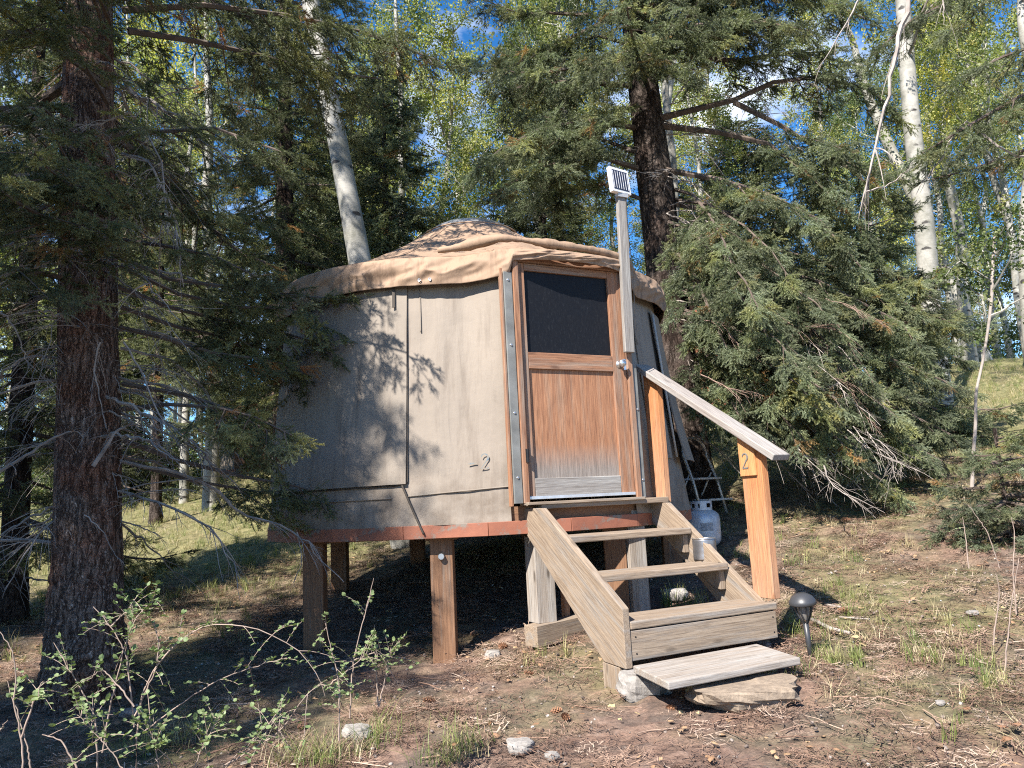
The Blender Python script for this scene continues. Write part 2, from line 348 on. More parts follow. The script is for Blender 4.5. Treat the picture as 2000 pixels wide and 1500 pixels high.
M['bark'] = bark('spruce_bark', ((.17, .12, .095), (.35, .255, .205), (.52, .42, .36), (.33, .17, .115)), 40)
M['bark_dark'] = bark('dark_spruce_bark', ((.06, .048, .04), (.10, .08, .07), (.17, .14, .12), (.085, .06, .05)), 22)
M['twig'] = plain('dead_grey_twig', (.27, .235, .21), .85, 0, .4, 9)
M['twig_brown'] = plain('reddish_dead_twig', (.25, .17, .135), .9, 0, .35, 9)
M['twig_dark'] = plain('brown_twig', (.10, .075, .06), .9, 0, .3, 9)
M['stem'] = plain('pale_shrub_stem', (.26, .20, .165), .8, 0, .35, 14)
m, nt, b, o = newmat('aspen_bark'); v = coords(nt, jitter=False); b.inputs['Roughness'].default_value = .7
n = tnoise(nt, v, 3, 9, .7); c = ramp(nt, n, [(.36, (.15, .15, .125)), (.6, (.34, .33, .30))])
hb = tnoise(nt, nt_scale(nt, v, (2, 2, 26)), 1.6, 4, .6); c = mixc(nt, ramp(nt, hb, [(.60, (0,)*3), (.70, (.45,)*3)]), c, (.20, .19, .17))
_ks = nt.nodes.new('ShaderNodeTexNoise'); _ks.inputs['Scale'].default_value = 5; nt.links.new(v, _ks.inputs['Vector'])
vo = nt.nodes.new('ShaderNodeTexVoronoi'); vo.inputs['Scale'].default_value = 1; nt.links.new(nt_scale(nt, mixc(nt, .12, v, _ks.outputs['Color'], 'ADD'), (2.6, 2.6, 6.5)), vo.inputs['Vector'])
ks = tnoise(nt, v, 24, 3); kd = math_(nt, 'ADD', vo.outputs['Distance'], math_(nt, 'MULTIPLY', math_(nt, 'SUBTRACT', ks, .5), .2))
kmask = ramp(nt, tnoise(nt, v, 2.6, 4), [(.34, (0,)*3), (.42, (1,)*3)]); c = mixc(nt, mixc(nt, 1, ramp(nt, kd, [(.15, (1,)*3), (.24, (0,)*3)]), kmask, 'MULTIPLY'), c, (.025, .022, .02))
fl = tnoise(nt, nt_scale(nt, v, (9, 9, 60)), 1.2, 3, .7); c = mixc(nt, ramp(nt, fl, [(.62, (0,)*3), (.70, (.6,)*3)]), c, (.14, .13, .12)); nt.links.new(c, b.inputs['Base Color']); bump(nt, b, hb, .3, .01); M['aspen'] = m
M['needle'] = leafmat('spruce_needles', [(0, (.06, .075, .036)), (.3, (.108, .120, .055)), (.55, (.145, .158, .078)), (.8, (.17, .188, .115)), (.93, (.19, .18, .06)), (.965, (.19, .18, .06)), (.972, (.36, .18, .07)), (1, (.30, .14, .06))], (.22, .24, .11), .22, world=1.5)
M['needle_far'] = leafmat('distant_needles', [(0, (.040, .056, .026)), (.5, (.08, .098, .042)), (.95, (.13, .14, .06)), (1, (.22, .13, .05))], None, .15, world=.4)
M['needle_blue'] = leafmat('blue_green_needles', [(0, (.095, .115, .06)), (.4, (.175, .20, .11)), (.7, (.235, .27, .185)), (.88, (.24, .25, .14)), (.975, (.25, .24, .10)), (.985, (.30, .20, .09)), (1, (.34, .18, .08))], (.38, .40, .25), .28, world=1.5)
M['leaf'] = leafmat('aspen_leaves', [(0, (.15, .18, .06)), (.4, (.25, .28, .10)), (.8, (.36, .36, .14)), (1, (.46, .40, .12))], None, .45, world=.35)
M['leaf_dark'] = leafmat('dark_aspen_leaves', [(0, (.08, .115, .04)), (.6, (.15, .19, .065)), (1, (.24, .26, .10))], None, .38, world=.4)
M['shrubleaf'] = leafmat('shrub_leaves', [(0, (.15, .21, .09)), (1, (.24, .30, .14))], None, .3)
M['grass'] = leafmat('green_grass', [(0, (.10, .15, .04)), (.5, (.19, .22, .07)), (1, (.36, .33, .16))], None, .3)
M['straw'] = leafmat('straw_grass', [(0, (.26, .22, .12)), (.6, (.42, .35, .21)), (1, (.52, .45, .30))], None, .25)
M['litter'] = leafmat('needle_litter', [(0, (.10, .062, .048)), (.4, (.19, .115, .08)), (.8, (.29, .195, .145)), (1, (.42, .33, .26))], None, .05, .85)
M['deadleaf'] = leafmat('fallen_leaves', [(0, (.22, .12, .07)), (.6, (.36, .24, .14)), (.9, (.45, .36, .18)), (1, (.42, .38, .32))], None, .1, .7)
M['pebble'] = leafmat('pebbles', [(0, (.10, .08, .07)), (.7, (.22, .18, .155)), (1, (.42, .39, .36))], None, .0, .9)
# ================================================================== GROUND
def axis_pts(lo, hi, f0, f1, nfine, nout):
    a = f0-np.geomspace(.001, f0-lo, nout)[::-1] if lo < f0 else []
    return np.unique(np.concatenate([f0-(f0-lo)*np.linspace(0, 1, nout)[::-1]**2.2, np.linspace(f0, f1, nfine), f1+(hi-f1)*np.linspace(0, 1, nout)**2.2]))
gx = axis_pts(-140, 150, -5, 6, 330, 55); gy = axis_pts(-60, 260, 2, 11, 270, 70)
X, Y = np.meshgrid(gx, gy); Pg = np.stack([X.ravel(), Y.ravel()], -1)
Z = ground(Pg[:, 0], Pg[:, 1])
near = np.exp(-((Pg[:, 0])**2/120+(Pg[:, 1]-5)**2/150))
Z = Z + near*(.03*vnoise(Pg, 1.3, 3, 3)+.022*vnoise(Pg, 7, 5, 3)+.012*vnoise(Pg, 22, 6, 2)) + (1-near)*.12*vnoise(Pg, .5, 4, 3)
m, nt, b, o = newmat('forest_floor'); b.inputs['Roughness'].default_value = .95
v = coords(nt); nA = tnoise(nt, v, .55, 5, .6); nB = tnoise(nt, v, 9, 9, .72); nC = tnoise(nt, v, 55, 5, .7); nD = tnoise(nt, nt_scale(nt, v, (1, 1, 1)), 2.6, 6, .65)
lit = ramp(nt, nB, [(.28, (.055, .036, .028)), (.45, (.16, .10, .075)), (.6, (.27, .175, .13)), (.75, (.40, .30, .24))])
soil = ramp(nt, nB, [(.3, (.065, .048, .04)), (.55, (.155, .115, .092)), (.75, (.28, .22, .185))])
gr = ramp(nt, nB, [(.3, (.06, .065, .025)), (.5, (.15, .15, .055)), (.72, (.30, .27, .13))])
c = mixc(nt, ramp(nt, nD, [(.45, (0,)*3), (.6, (1,)*3)]), lit, soil)
sep = nt.nodes.new('ShaderNodeSeparateXYZ'); nt.links.new(v, sep.inputs[0])
far_ = nt.nodes.new('ShaderNodeMapRange'); far_.inputs[1].default_value = 7.5; far_.inputs[2].default_value = 11; nt.links.new(sep.outputs[1], far_.inputs[0])
gm = math_(nt, 'ADD', ramp(nt, nA, [(.45, (0,)*3), (.62, (.7,)*3)]), math_(nt, 'MULTIPLY', far_.outputs[0], .75))
c = mixc(nt, math_(nt, 'MINIMUM', gm, .9), c, gr)
c = mixc(nt, .6, c, ramp(nt, nC, [(.3, (.4,)*3), (.7, (1.3,)*3)]), 'MULTIPLY')
nt.links.new(c, b.inputs['Base Color']); bump(nt, b, mixc(nt, .5, nB, nC), 1, .03)
gm_ = MB().grid(np.stack([X, Y, Z.reshape(X.shape)], -1)).obj('ground', m, smooth=True); gm_['kind'] = 'structure'
# sprigs of cover on the ground ------------------------------------------------------------------
def blades(n, h, w, spread, lean, seed, mat, curl=.5):
    r = np.random.default_rng(seed); mb = MB()
    for i in range(n):
        a = r.uniform(0, 6.28); p = np.array([r.normal(0, spread), r.normal(0, spread), 0]); d = np.array([math.cos(a), math.sin(a), 0]); L_ = h*r.uniform(.5, 1.15); ln = lean*r.uniform(.2, 1.4)
        t = np.linspace(0, 1, 4); C = p+np.outer(t, [0, 0, 1])*L_*(1-.25*ln*t[:, None])+np.outer(t**2, d)*L_*ln
        s = np.array([-d[1], d[0], 0])*w*.5; wd = (1-t**1.5)*1+.05
        G = np.stack([C-s*wd[:, None], C+s*wd[:, None]], 1); mb.grid(G)
    return mb.mesh('blade_tuft', mat)
P_green = protos('green_tuft', [blades(16, .16, .005, .03, .6, s, M['grass']) for s in range(4)])
P_straw = protos('straw_tuft', [blades(14, .13, .004, .035, 1.0, s+9, M['straw']) for s in range(4)])
def litter_patch(seed, n=58):
    r = np.random.default_rng(seed); mb = MB()
    for i in range(n):
        L_ = r.uniform(.015, .07); a = r.uniform(0, 6.28); p = np.array([r.uniform(-.12, .12), r.uniform(-.12, .12), r.uniform(0, .014)]); d = np.array([math.cos(a), math.sin(a), r.normal(0, .18)])*L_/2; s = np.array([-math.sin(a), math.cos(a), .25])*r.uniform(.0009, .0024)
        mb.add([p-d-s, p-d+s, p+d+s, p+d-s], [(0, 1, 2, 3)])
    return mb.mesh('litter_patch', M['litter'])
def leaf_patch(seed, n=5):
    r = np.random.default_rng(seed); mb = MB()
    for i in range(n):
        p = np.array([r.uniform(-.2, .2), r.uniform(-.2, .2), .012]); a = r.uniform(0, 6.28); th = np.arange(6)*np.pi/3+a; q = r.uniform(.010, .020)
        V = p+np.stack([np.cos(th)*q, np.sin(th)*q*.8, r.normal(0, .004, 6)], -1); mb.add(np.vstack([V, p+[0, 0, .004]]), [(6, k, (k+1) % 6) for k in range(6)])
    return mb.mesh('leaf_patch', M['deadleaf'])
def blob(seed, n=7, amp=.25, sq=(1, 1, 1), res=(8, 12), flat=0):
    th = np.linspace(0, np.pi, res[0]); ph = np.arange(res[1])*2*np.pi/res[1]
    T, Pp = np.meshgrid(th, ph, indexing='ij'); D = np.stack([np.sin(T)*np.cos(Pp), np.sin(T)*np.sin(Pp), np.cos(T)], -1)
    nn = vnoise(D.reshape(-1, 3)*1.0+seed*3.1, 1.6, seed, 3).reshape(T.shape)
    nn[0] = nn[0].mean(); nn[-1] = nn[-1].mean()
    G = D*(1+amp*nn[..., None]*1.6)
    G = np.sign(G)*np.abs(G)**(.8)
    return G*np.array(sq)
P_litter = protos('litter_patch', [litter_patch(s) for s in range(6)])
P_leaf = protos('leaf_patch', [leaf_patch(s) for s in range(5)])
P_peb = protos('pebble', [MB().grid(blob(s, sq=(1, .8, .55), res=(5, 7)), True).mesh('pebble', M['pebble'], True) for s in range(4)])
def gpts(n, x0, x1, y0, y1, seed, mask=None, power=1.0):
    r = np.random.default_rng(seed); x = r.uniform(x0, x1, n); y = y0+(y1-y0)*r.uniform(0, 1, n)**power
    keep = np.abs(x) < y*.80+1.6
    if mask is not None: keep &= mask(x, y, r.uniform(0, 1, n))
    x, y = x[keep], y[keep]; return np.stack([x, y, ground(x, y)+.004], -1)
def flatrot(n, seed, tilt=.08):
    r = np.random.default_rng(seed); return np.stack([r.normal(0, tilt, n), r.normal(0, tilt, n), r.uniform(0, 6.28, n)], -1)
def scat_ground(name, coll, P, seed, s0, s1, tilt=.1, z=0):
    r = np.random.default_rng(seed); P = P.copy(); P[:, 2] += z
    return scatter(name, coll, P, flatrot(len(P), seed, tilt), r.uniform(s0, s1, len(P)), seed=seed, kind='stuff')
scat_ground('needle_litter', P_litter, gpts(15000, -6, 8, 2.0, 10.5, 1, mask=lambda x, y, u: u < .62+.8*vnoise(np.stack([x, y], -1), 1.6, 77, 3), power=1.25), 1, .45, 1.15, .14, .010)
scat_ground('fallen_leaves', P_leaf, gpts(650, -6, 9, 2.0, 11, 2, power=1.1), 2, .8, 1.4, .1, .01)
scat_ground('pebbles', P_peb, gpts(1500, -5, 6, 2.0, 8, 3, power=1.1), 3, .004, .015, .5)
def gmask(kind):
    def f(x, y, u):
        n = vnoise(np.stack([x, y], -1), .9, 11, 3); d = np.zeros_like(x)
        right = np.clip((x-1.2)/1.2, 0, 1); back = np.clip((y-8)/2.5, 0, 1); left = np.clip((-1.3-x)/1.0, 0, 1)*np.clip((y-6)/2, 0, 1)
        under = ((x+.37)**2+(y-7.7)**2 < 2.1**2)
        base = -.06+.42*right*(y < 8)+.85*back+.7*left
        if kind == 'green': base = base*.8
        d = np.clip(base+.9*n-.05, 0.0, 1); d[under] = 0
        return u < d
    return f
scat_ground('green_grass', P_green, gpts(11000, -11, 14, 2.2, 22, 4, gmask('green'), 1.0), 4, .4, 1.1, .15)
scat_ground('straw_grass', P_straw, gpts(15000, -9, 12, 2.0, 20, 5, gmask('straw'), 1.0), 5, .35, 1.1, .2)
# ================================================================== YURT
W = {}
def wm(o): return W.get(o.name) if o is not None else None
def root(name, label, cat, loc, group=None):
    o = thing(name, label, cat, loc, 0, group); W[o.name] = Matrix.Translation(Vector(loc)); return o
def part(par, name, mb, mat, Mw=None, smooth=False, bevel=0, **k):
    Mw = Mw or wm(par); me = mb.mesh(name, mat, smooth) if isinstance(mb, MB) else mb
    o = link(name, me, par, (wm(par).inverted() @ Mw), bevel, **k); W[o.name] = Mw; return o
def frame(o, x, y):
    x = Vector(x).normalized(); y = Vector(y); y = (y-x*y.dot(x)).normalized(); z = x.cross(y)
    return Matrix(((x.x, y.x, z.x, o[0]), (x.y, y.y, z.y, o[1]), (x.z, y.z, z.z, o[2]), (0, 0, 0, 1)))
def board(par, name, p0, p1, wdir, w_, t, mat, bevel=.004, **k):
    p0 = Vector(p0); p1 = Vector(p1); L_ = (p1-p0).length
    return part(par, name, MB().box((-L_/2, -w_/2, -t/2), (L_/2, w_/2, t/2)), mat, frame((p0+p1)/2, p1-p0, wdir), bevel=bevel, **k)
YC = Vector((-.366, 7.717, 0)); YR = 2.0; PHI = .462
def yz(z): return CAMZ+(z-1)*.94
def doorw(az):
    az = ((np.asarray(az, float)+180) % 360)-180
    return np.clip(1-np.clip(np.maximum(9.0-az, az-42.5), 0, None)/9.0, 0, 1)**1.5
def taper(z, az): return -.165*np.clip((np.asarray(z, float)-1.15)/1.85, 0, 1.2)*(1-.85*doorw(az))
def cyl(az, z, r=YR):
    a = R(az); r = r+float(taper(z, az)) if z > .5 else r; return Vector((YC.x+r*math.sin(a), YC.y-r*math.cos(a), z))
ud = Vector((math.cos(PHI), math.sin(PHI), 0)); nd = Vector((math.sin(PHI), -math.cos(PHI), 0)); D0 = Vector((.061, 5.730, 0)); UP = Vector((0, 0, 1))
def dr(a, z, out=0): return D0+ud*(a*.94)+nd*out+UP*yz(z)
yurt = root('yurt', 'round tan canvas yurt on wooden legs with a weathered front door', 'yurt', (YC.x, YC.y, gz(YC.x, YC.y)))
# canvas wall
azs = np.linspace(41, 369, 420); zs = np.linspace(yz(.865), yz(3.0), 90)
A, Zz = np.meshgrid(azs, zs); q = np.stack([A.ravel()/9, Zz.ravel()*.7], -1)
rr = YR+taper(Zz.ravel(), A.ravel())+.014*vnoise(q, 1.1, 21, 3)+.004*vnoise(q*[3, 1], 1.6, 22, 2)
side = np.exp(-((A.ravel()-66)/13)**2)*np.clip((yz(1.42)-Zz.ravel())/.3, 0, 1)
rr += side*.11*vnoise(np.stack([A.ravel()/2.2+Zz.ravel()*2.2, Zz.ravel()*1.2], -1), 1.0, 23, 2)
rr += .006*np.exp(-((Zz.ravel()-yz(.875))/.02)**2)
G = np.stack([YC.x-yurt.location.x+rr*np.sin(np.radians(A.ravel())), YC.y-yurt.location.y-rr*np.cos(np.radians(A.ravel())), Zz.ravel()-yurt.location.z], -1).reshape(*A.shape, 3)
part(yurt, 'wall', MB().grid(G), M['canvas'], smooth=True)
LOCY = np.array(yurt.location)
def shell(a0, a1, z0, z1, off, th=.008, na=40, nz_=30, amp=.006, seed=1, bulge=None, roundc=0):
    aa = np.linspace(a0, a1, na); tt = np.linspace(0, 1, nz_); A, T = np.meshgrid(aa, tt)
    z0 = np.interp(A, aa, np.broadcast_to(z0, aa.shape)) if np.ndim(z0) else np.full(A.shape, z0); z1 = np.interp(A, aa, np.broadcast_to(z1, aa.shape)) if np.ndim(z1) else np.full(A.shape, z1)
    Zq = z0+(z1-z0)*T; r = YR+taper(Zq, A)+off+amp*vnoise(np.stack([A.ravel()/8, Zq.ravel()], -1), 1.3, seed, 3).reshape(A.shape)
    if bulge is not None: r = r+bulge(A, T)
    def pts(r): return np.stack([YC.x+r*np.sin(np.radians(A)), YC.y-r*np.cos(np.radians(A)), Zq], -1)-LOCY
    mb = MB(); O = pts(r); I = pts(r-th); mb.grid(O); mb.grid(I[:, ::-1])
    for e0, e1 in ((O[0], I[0]), (I[-1], O[-1]), (O[:, -1], I[:, -1]), (I[:, 0], O[:, 0])): mb.grid(np.stack([e1, e0]))
    return mb
part(yurt, 'window_flap', shell(-84, -13.4, yz(1.20), yz(2.88), .030, .012, amp=.010, seed=5), M['flap'], smooth=True)
part(yurt, 'window_flap', shell(50.5, 61.5, yz(1.35), yz(2.80), .018, .010, 14, 30, .012, 6), M['flap'], smooth=True)
part(yurt, 'window_flap', shell(63.5, 80, yz(1.33), yz(2.80), .03, .012, 14, 30, .01, 7, bulge=lambda A, T: .10*(1-T)**2), M['flap'], smooth=True)
for a_, o_ in ((62.6, .05),):
    part(yurt, 'flap_batten', MB().tube([np.array(cyl(a_, yz(z_), YR+o_))-LOCY for z_ in (2.75, 2.2, 1.7, 1.36)], .011, 6), plain('pale_batten', (.38, .35, .31)) if 'pale_batten' not in bpy.data.materials else bpy.data.materials['pale_batten'], smooth=True)
# seams and base hem
def seam(pts, r0=.006, mat=M['flap'], name='seam', off=.008, n=24):
    pts = np.array(pts, float); t = np.linspace(0, len(pts)-1, n); a = np.interp(t, range(len(pts)), pts[:, 0]); z = np.interp(t, range(len(pts)), pts[:, 1])
    return part(yurt, name, MB().tube([np.array(cyl(aa, yz(zz), YR+off))-LOCY for aa, zz in zip(a, z)], r0, 5), mat, smooth=True)
seam([(-13.2, 1.10), (9.5, 1.14)]); seam([(-84, 1.10), (-17, 1.09)]); seam([(-10.2, 2.86), (-10.0, 2.45)], .005)
seam([(-83, 1.185), (-45, 1.19), (-16, 1.19), (-13.4, 1.205), (-13.2, 1.22), (-13.3, 2.0), (-13.8, 2.87)], .006, M['rope'], 'flap_edge_shadow_line', .012, 60)  # dark tube drawing the flap's shadow line below and beside its edge
seam([(-14.3, 1.19), (-9.5, .80)], .008, M['rope'], 'tie_cord', .022)
board(yurt, 'buckle_strap', cyl(-16.6, yz(2.86), YR+.05), cyl(-16.5, yz(2.68), YR+.05), (1, 0, 0), .022, .006, M['rope'], .001)
# floor, rim, joists and legs
part(yurt, 'floor', MB().lathe([(0, yz(.98)-LOCY[2]), (YR-.03, yz(.98)-LOCY[2]), (YR-.03, yz(.86)-LOCY[2]), (0, yz(.86)-LOCY[2])], 48), M['wood_leg'])
nr = 20; rim_me = None
for i in range(nr):
    a0 = -180+i*360/nr+4; a1 = a0+360/nr; p0 = cyl(a0, 0, YR+.012); p1 = cyl(a1, 0, YR+.012); zc = yz(.817)
    board(yurt, 'rim_board', (p0.x, p0.y, zc), (p1.x, p1.y, zc), UP, .098, .03, M['redpaint'], .003)
for yy in (-1.3, -.65, 0, .65, 1.3):
    hw = math.sqrt(1.85**2-yy*yy); board(yurt, 'floor_joist', (YC.x-hw, YC.y+yy, yz(.80)), (YC.x+hw, YC.y+yy, yz(.80)), UP, .11, .05, M['wood_leg'])
for a_ in (-47, -7, 38, 80, 122, 165, -152, -118):
    p = cyl(a_, 0, 1.82); g = gz(p.x, p.y); front = abs(a_) < 60
    board(yurt, 'leg', (p.x, p.y, g-.12), (p.x, p.y, yz(.77)-(.0)), (1, -.05, 0), .17, .13, M['wood_leg'], .006)
    part(yurt, 'leg_bracket', MB().box((p.x-LOCY[0]-.12, p.y-LOCY[1]-.075, yz(.745)-LOCY[2]), (p.x-LOCY[0]+.12, p.y-LOCY[1]+.075, yz(.765)-LOCY[2])), M['wood_leg'])
p = cyl(-7, 0, 1.82); part(yurt, 'leg_bolt', MB().lathe([(0, .03), (.022, .03), (.026, 0), (.026, -.02)], 10), M['bolt'], frame((p.x, p.y-.075, yz(.62)), (1, 0, 0), (0, 0, 1)) @ Matrix.Rotation(0, 4, 'X'))
# roof cone, valance, skylight
def ztop(az): az = ((az+180) % 360)-180; return 3.22+.12*np.clip((np.abs(az-18)-20)/60, 0, 1)
def sstep(x, a, b): t = np.clip((x-a)/(b-a), 0, 1); return t*t*(3-2*t)
def zbot(az):
    az = ((az+180) % 360)-180
    base = 3.0-.012*np.cos(np.radians(az*7))+.03*np.clip((-az-10)/50, 0, 1)+.03*np.clip((az-45)/40, 0, 1)
    return base+(3.115-3.0)*sstep(az, 10.6, 11.6)*(1-sstep(az, 41.5, 43))
az = np.linspace(-180, 180, 721); t = np.linspace(0, 1, 26); A, T = np.meshgrid(az[:-1], t)
Rr = (1.895+.14*doorw(A))*(1-T)+.47*T; Zr = ztop(A)*(1-T)+4.03*T-.10*np.sin(np.pi*T)*(1-.3*T)+.012*np.cos(np.radians(A*16))*np.sin(np.pi*T)
nn = vnoise(np.stack([A.ravel()/12, T.ravel()*2], -1), 1.2, 31, 3).reshape(A.shape); Zr = Zr+.014*nn*np.sin(np.pi*np.clip(T, 0, 1))
G = np.stack([YC.x+Rr*np.sin(np.radians(A)), YC.y-Rr*np.cos(np.radians(A)), Zr], -1)-LOCY
part(yurt, 'roof', MB().grid(G[::-1], closed=True), M['roof'], smooth=True)
t = np.linspace(0, 1, 34); A, T = np.meshgrid(az[:-1], t); zt_, zb_ = ztop(A), zbot(A)
Zv = zt_+(zb_-zt_)*T
ns = vnoise(np.stack([A.ravel()/10+T.ravel()*.9, T.ravel()*1.1], -1), 1.0, 41, 3).reshape(A.shape); n2 = vnoise(np.stack([A.ravel()/3.2-T.ravel()*1.2, T.ravel()*1.5], -1), 1.0, 43, 2).reshape(A.shape)
wr = (.036*(1-np.abs(ns)*2.6)+.004*(1-np.abs(n2)*3))*np.sin(np.pi*np.clip(T*.85+.05, 0, 1))
Rv = 1.895+.145*doorw(A)+.035*np.sin(np.pi*T**.6*.55)+wr-.008*T
Rv = Rv+.02*(sstep(((A+180) % 360)-180, 10.6, 11.6)*(1-sstep(((A+180) % 360)-180, 41.5, 43)))
G = np.stack([YC.x+Rv*np.sin(np.radians(A)), YC.y-Rv*np.cos(np.radians(A)), Zv], -1)-LOCY
v_ = part(yurt, 'valance', MB().grid(G[::-1], closed=True), M['roof'], smooth=True); so_ = v_.modifiers.new('thick', 'SOLIDIFY'); so_.thickness = .006; so_.offset = -1
for a_ in (-9.4, -6.9):
    part(v_, 'grommet', MB().lathe([(.006, .002), (.012, .003), (.012, -.003), (.006, -.002)], 12), M['bolt'], frame(cyl(a_, 3.035, 2.112), (math.cos(R(a_)), math.sin(R(a_)), 0), (0, 0, 1)))
# rolled canvas tube lying on the eave above the door
aa = np.linspace(-5, 58, 60); rz_ = .033+.010*np.sin(aa*.35)*np.exp(-((aa-5)/25)**2)+.004*rng.normal(0, 1, 60); zz = ztop(aa)+.075-.0003*(aa-10)**2*.25+.012*np.sin(aa*.21)
rz_[0] = .02; part(yurt, 'rolled_flap', MB().tube([np.array(cyl(a, 0, 1.905+.14*float(doorw(a))))*[1, 1, 0]+[0, 0, z_]-LOCY for a, z_ in zip(aa, zz)], rz_*1.05, 12), M['roof'], smooth=True)
for a_ in range(-172, 180, 30):
    tt_ = np.linspace(.02, .98, 24); rr2 = (1.895+.14*float(doorw(a_)))*(1-tt_)+.47*tt_; nn2_ = vnoise(np.stack([np.full(24, (a_ % 360 - (360 if a_ % 360 > 180 else 0))/12), tt_*2], -1), 1.2, 31, 3)
    zz2 = float(ztop(a_))*(1-tt_)+4.03*tt_-.10*np.sin(np.pi*tt_)*(1-.3*tt_)+.012*np.cos(np.radians(a_*16))*np.sin(np.pi*tt_)+.014*nn2_*np.sin(np.pi*tt_)+.002
    part(yurt, 'roof_seam', MB().tube(np.stack([YC.x+rr2*math.sin(R(a_)), YC.y-rr2*math.cos(R(a_)), zz2], -1)-LOCY, .006, 5), M['roof'], smooth=True)
part(yurt, 'skylight', MB().lathe([(.47, 4.015-LOCY[2]), (.46, 4.05-LOCY[2]), (.42, 4.095-LOCY[2]), (.34, 4.14-LOCY[2]), (.25, 4.165-LOCY[2]), (.14, 4.185-LOCY[2]), (.001, 4.19-LOCY[2])], 48), M['acrylic'], smooth=True)
part(yurt, 'skylight_ring', MB().tube([(.505*math.cos(x), .505*math.sin(x), 4.03-LOCY[2]) for x in np.linspace(0, 2*math.pi, 49)], .008, 8, False), M['roof'], smooth=True)
# door frame
def dboard(par, name, a0, z0, a1, z1, out0, out1, mat, vertical=True, bevel=.004):
    c = (dr(a0, z0, (out0+out1)/2)+dr(a1, z1, (out0+out1)/2))/2; w_ = abs(a1-a0)*.94; h_ = abs(z1-z0)*.94; th = out1-out0
    if vertical: Mx = frame(c, UP, ud); mb = MB().box((-h_/2, -w_/2, -th/2), (h_/2, w_/2, th/2))
    else: Mx = frame(c, ud, UP); mb = MB().box((-w_/2, -h_/2, -th/2), (w_/2, h_/2, th/2))
    return part(par, name, mb, mat, Mx, bevel=bevel)
dboard(yurt, 'door_jamb', -.035, 1.0, .012, 3.02, -.06, .045, M['wood_door']); dboard(yurt, 'door_jamb', 1.028, 1.0, 1.075, 3.02, -.06, .045, M['wood_door'])
dboard(yurt, 'door_header', .014, 2.965, 1.026, 3.02, -.058, .043, M['wood_door'], False)
s1 = dboard(yurt, 'edge_strip', -.115, 1.0, -.040, 2.87, -.02, .03, M['strip']); s2 = dboard(yurt, 'edge_strip', 1.079, 1.0, 1.125, 2.26, -.02, .03, M['strip'])
dboard(yurt, 'edge_trim', -.140, .98, -.118, 2.90, -.02, .02, M['wood_door'])
for z_ in (2.80, 2.26, 1.71, 1.2):
    part(s1, 'bolt', MB().lathe([(0, .008), (.008, .006), (.012, 0)], 10), M['bolt'], frame(dr(-.078, z_, .03), ud, UP))
for z_ in (1.75, 1.15): part(s2, 'bolt', MB().lathe([(0, .008), (.008, .006), (.012, 0)], 10), M['bolt'], frame(dr(1.102, z_, .03), ud, UP))
door = part(yurt, 'door', MB().box((-.01, -.01, -.01), (.01, .01, .01)), M['wood_door'], frame(dr(.05, 2.6, .0), ud, UP))
dboard(door, 'stile', .016, 1.035, .078, 2.962, -.02, .02, M['wood_door']); dboard(door, 'stile', .892, 1.035, 1.024, 2.962, -.02, .02, M['wood_door'])
dboard(door, 'rail', .080, 2.90, .890, 2.962, -.019, .019, M['wood_door'], False); dboard(door, 'rail', .080, 2.075, .890, 2.212, -.019, .019, M['wood_door'], False)
dboard(door, 'rail', .080, 1.038, .890, 1.192, -.019, .019, M['wood_grey'], False)
dboard(door, 'screen', .076, 2.21, .894, 2.902, -.012, -.004, M['screen'], False, 0)
dboard(door, 'panel', .078, 1.19, .894, 2.077, -.014, .000, M['wood_panel'], True, 0)
dboard(door, 'metal_sweep', .02, 1.028, 1.02, 1.052, .021, .030, M['alu'], False, .002)
kb = part(door, 'knob', MB().lathe([(.030, 0), (.030, .006), (.012, .008), (.011, .030), (.026, .038), (.031, .052), (.027, .066), (.0, .071)], 20), M['zinc'], frame(dr(.952, 2.140, .020), ud, UP), smooth=True)
part(door, 'latch_plate', MB().box((-.012, -.045, 0), (.02, .045, .004)), M['zinc'], frame(dr(1.01, 2.14, .021), ud, UP))
part(door, 'hinge', MB().box((-.012, -.05, 0), (.012, .05, .006)).tube([(0, -.05, .006), (0, .05, .006)], .008, 8), M['black'], frame(dr(.006, 1.37, .045), ud, UP))
dboard(yurt, 'door_sill', -.03, .985, 1.07, 1.008, -.05, .09, M['wood_stair'], False)
# faded blue brush marks: a dash and a 2
def ribbon(P, w_, th=.002, nrm=None):
    P = np.array(P, float); w_ = np.broadcast_to(w_, (len(P),)); T = np.gradient(P, axis=0); Nn = np.stack([-T[:, 1], T[:, 0]], -1); Nn /= np.linalg.norm(Nn, axis=1)[:, None]+1e-9
    a = P+Nn*w_[:, None]/2; b = P-Nn*w_[:, None]/2; return a, b
two = []
for k in range(13): th = math.pi*.93-k*math.pi*1.28/12; two.append((.5+.43*math.cos(th), 1.35+.45*math.sin(th)))
two += [(.55, .75), (.28, .38), (.06, .08)]
tw = [.10, .12, .14, .14, .12, .12, .15, .18, .20, .20, .18, .16, .14, .12, .10, .10]
def number2(sc, th, serif=True):
    mb = MB(); a, b = ribbon(np.array(two)*sc, np.array(tw)*sc*1.1); 
    def slab(a, b):
        top = np.stack([np.c_[a, np.full(len(a), th)], np.c_[b, np.full(len(b), th)]], 1); bot = top.copy(); bot[..., 2] = 0
        mb.grid(top); mb.grid(np.stack([bot[:, 0], top[:, 0]], 1)); mb.grid(np.stack([top[:, 1], bot[:, 1]], 1))
    slab(a, b); a, b = ribbon(np.array([(.0, .07), (.45, .07), (.88, .07), (.95, .2)])*sc, np.array([.14, .14, .16, .06])*sc); slab(a, b)
    return mb
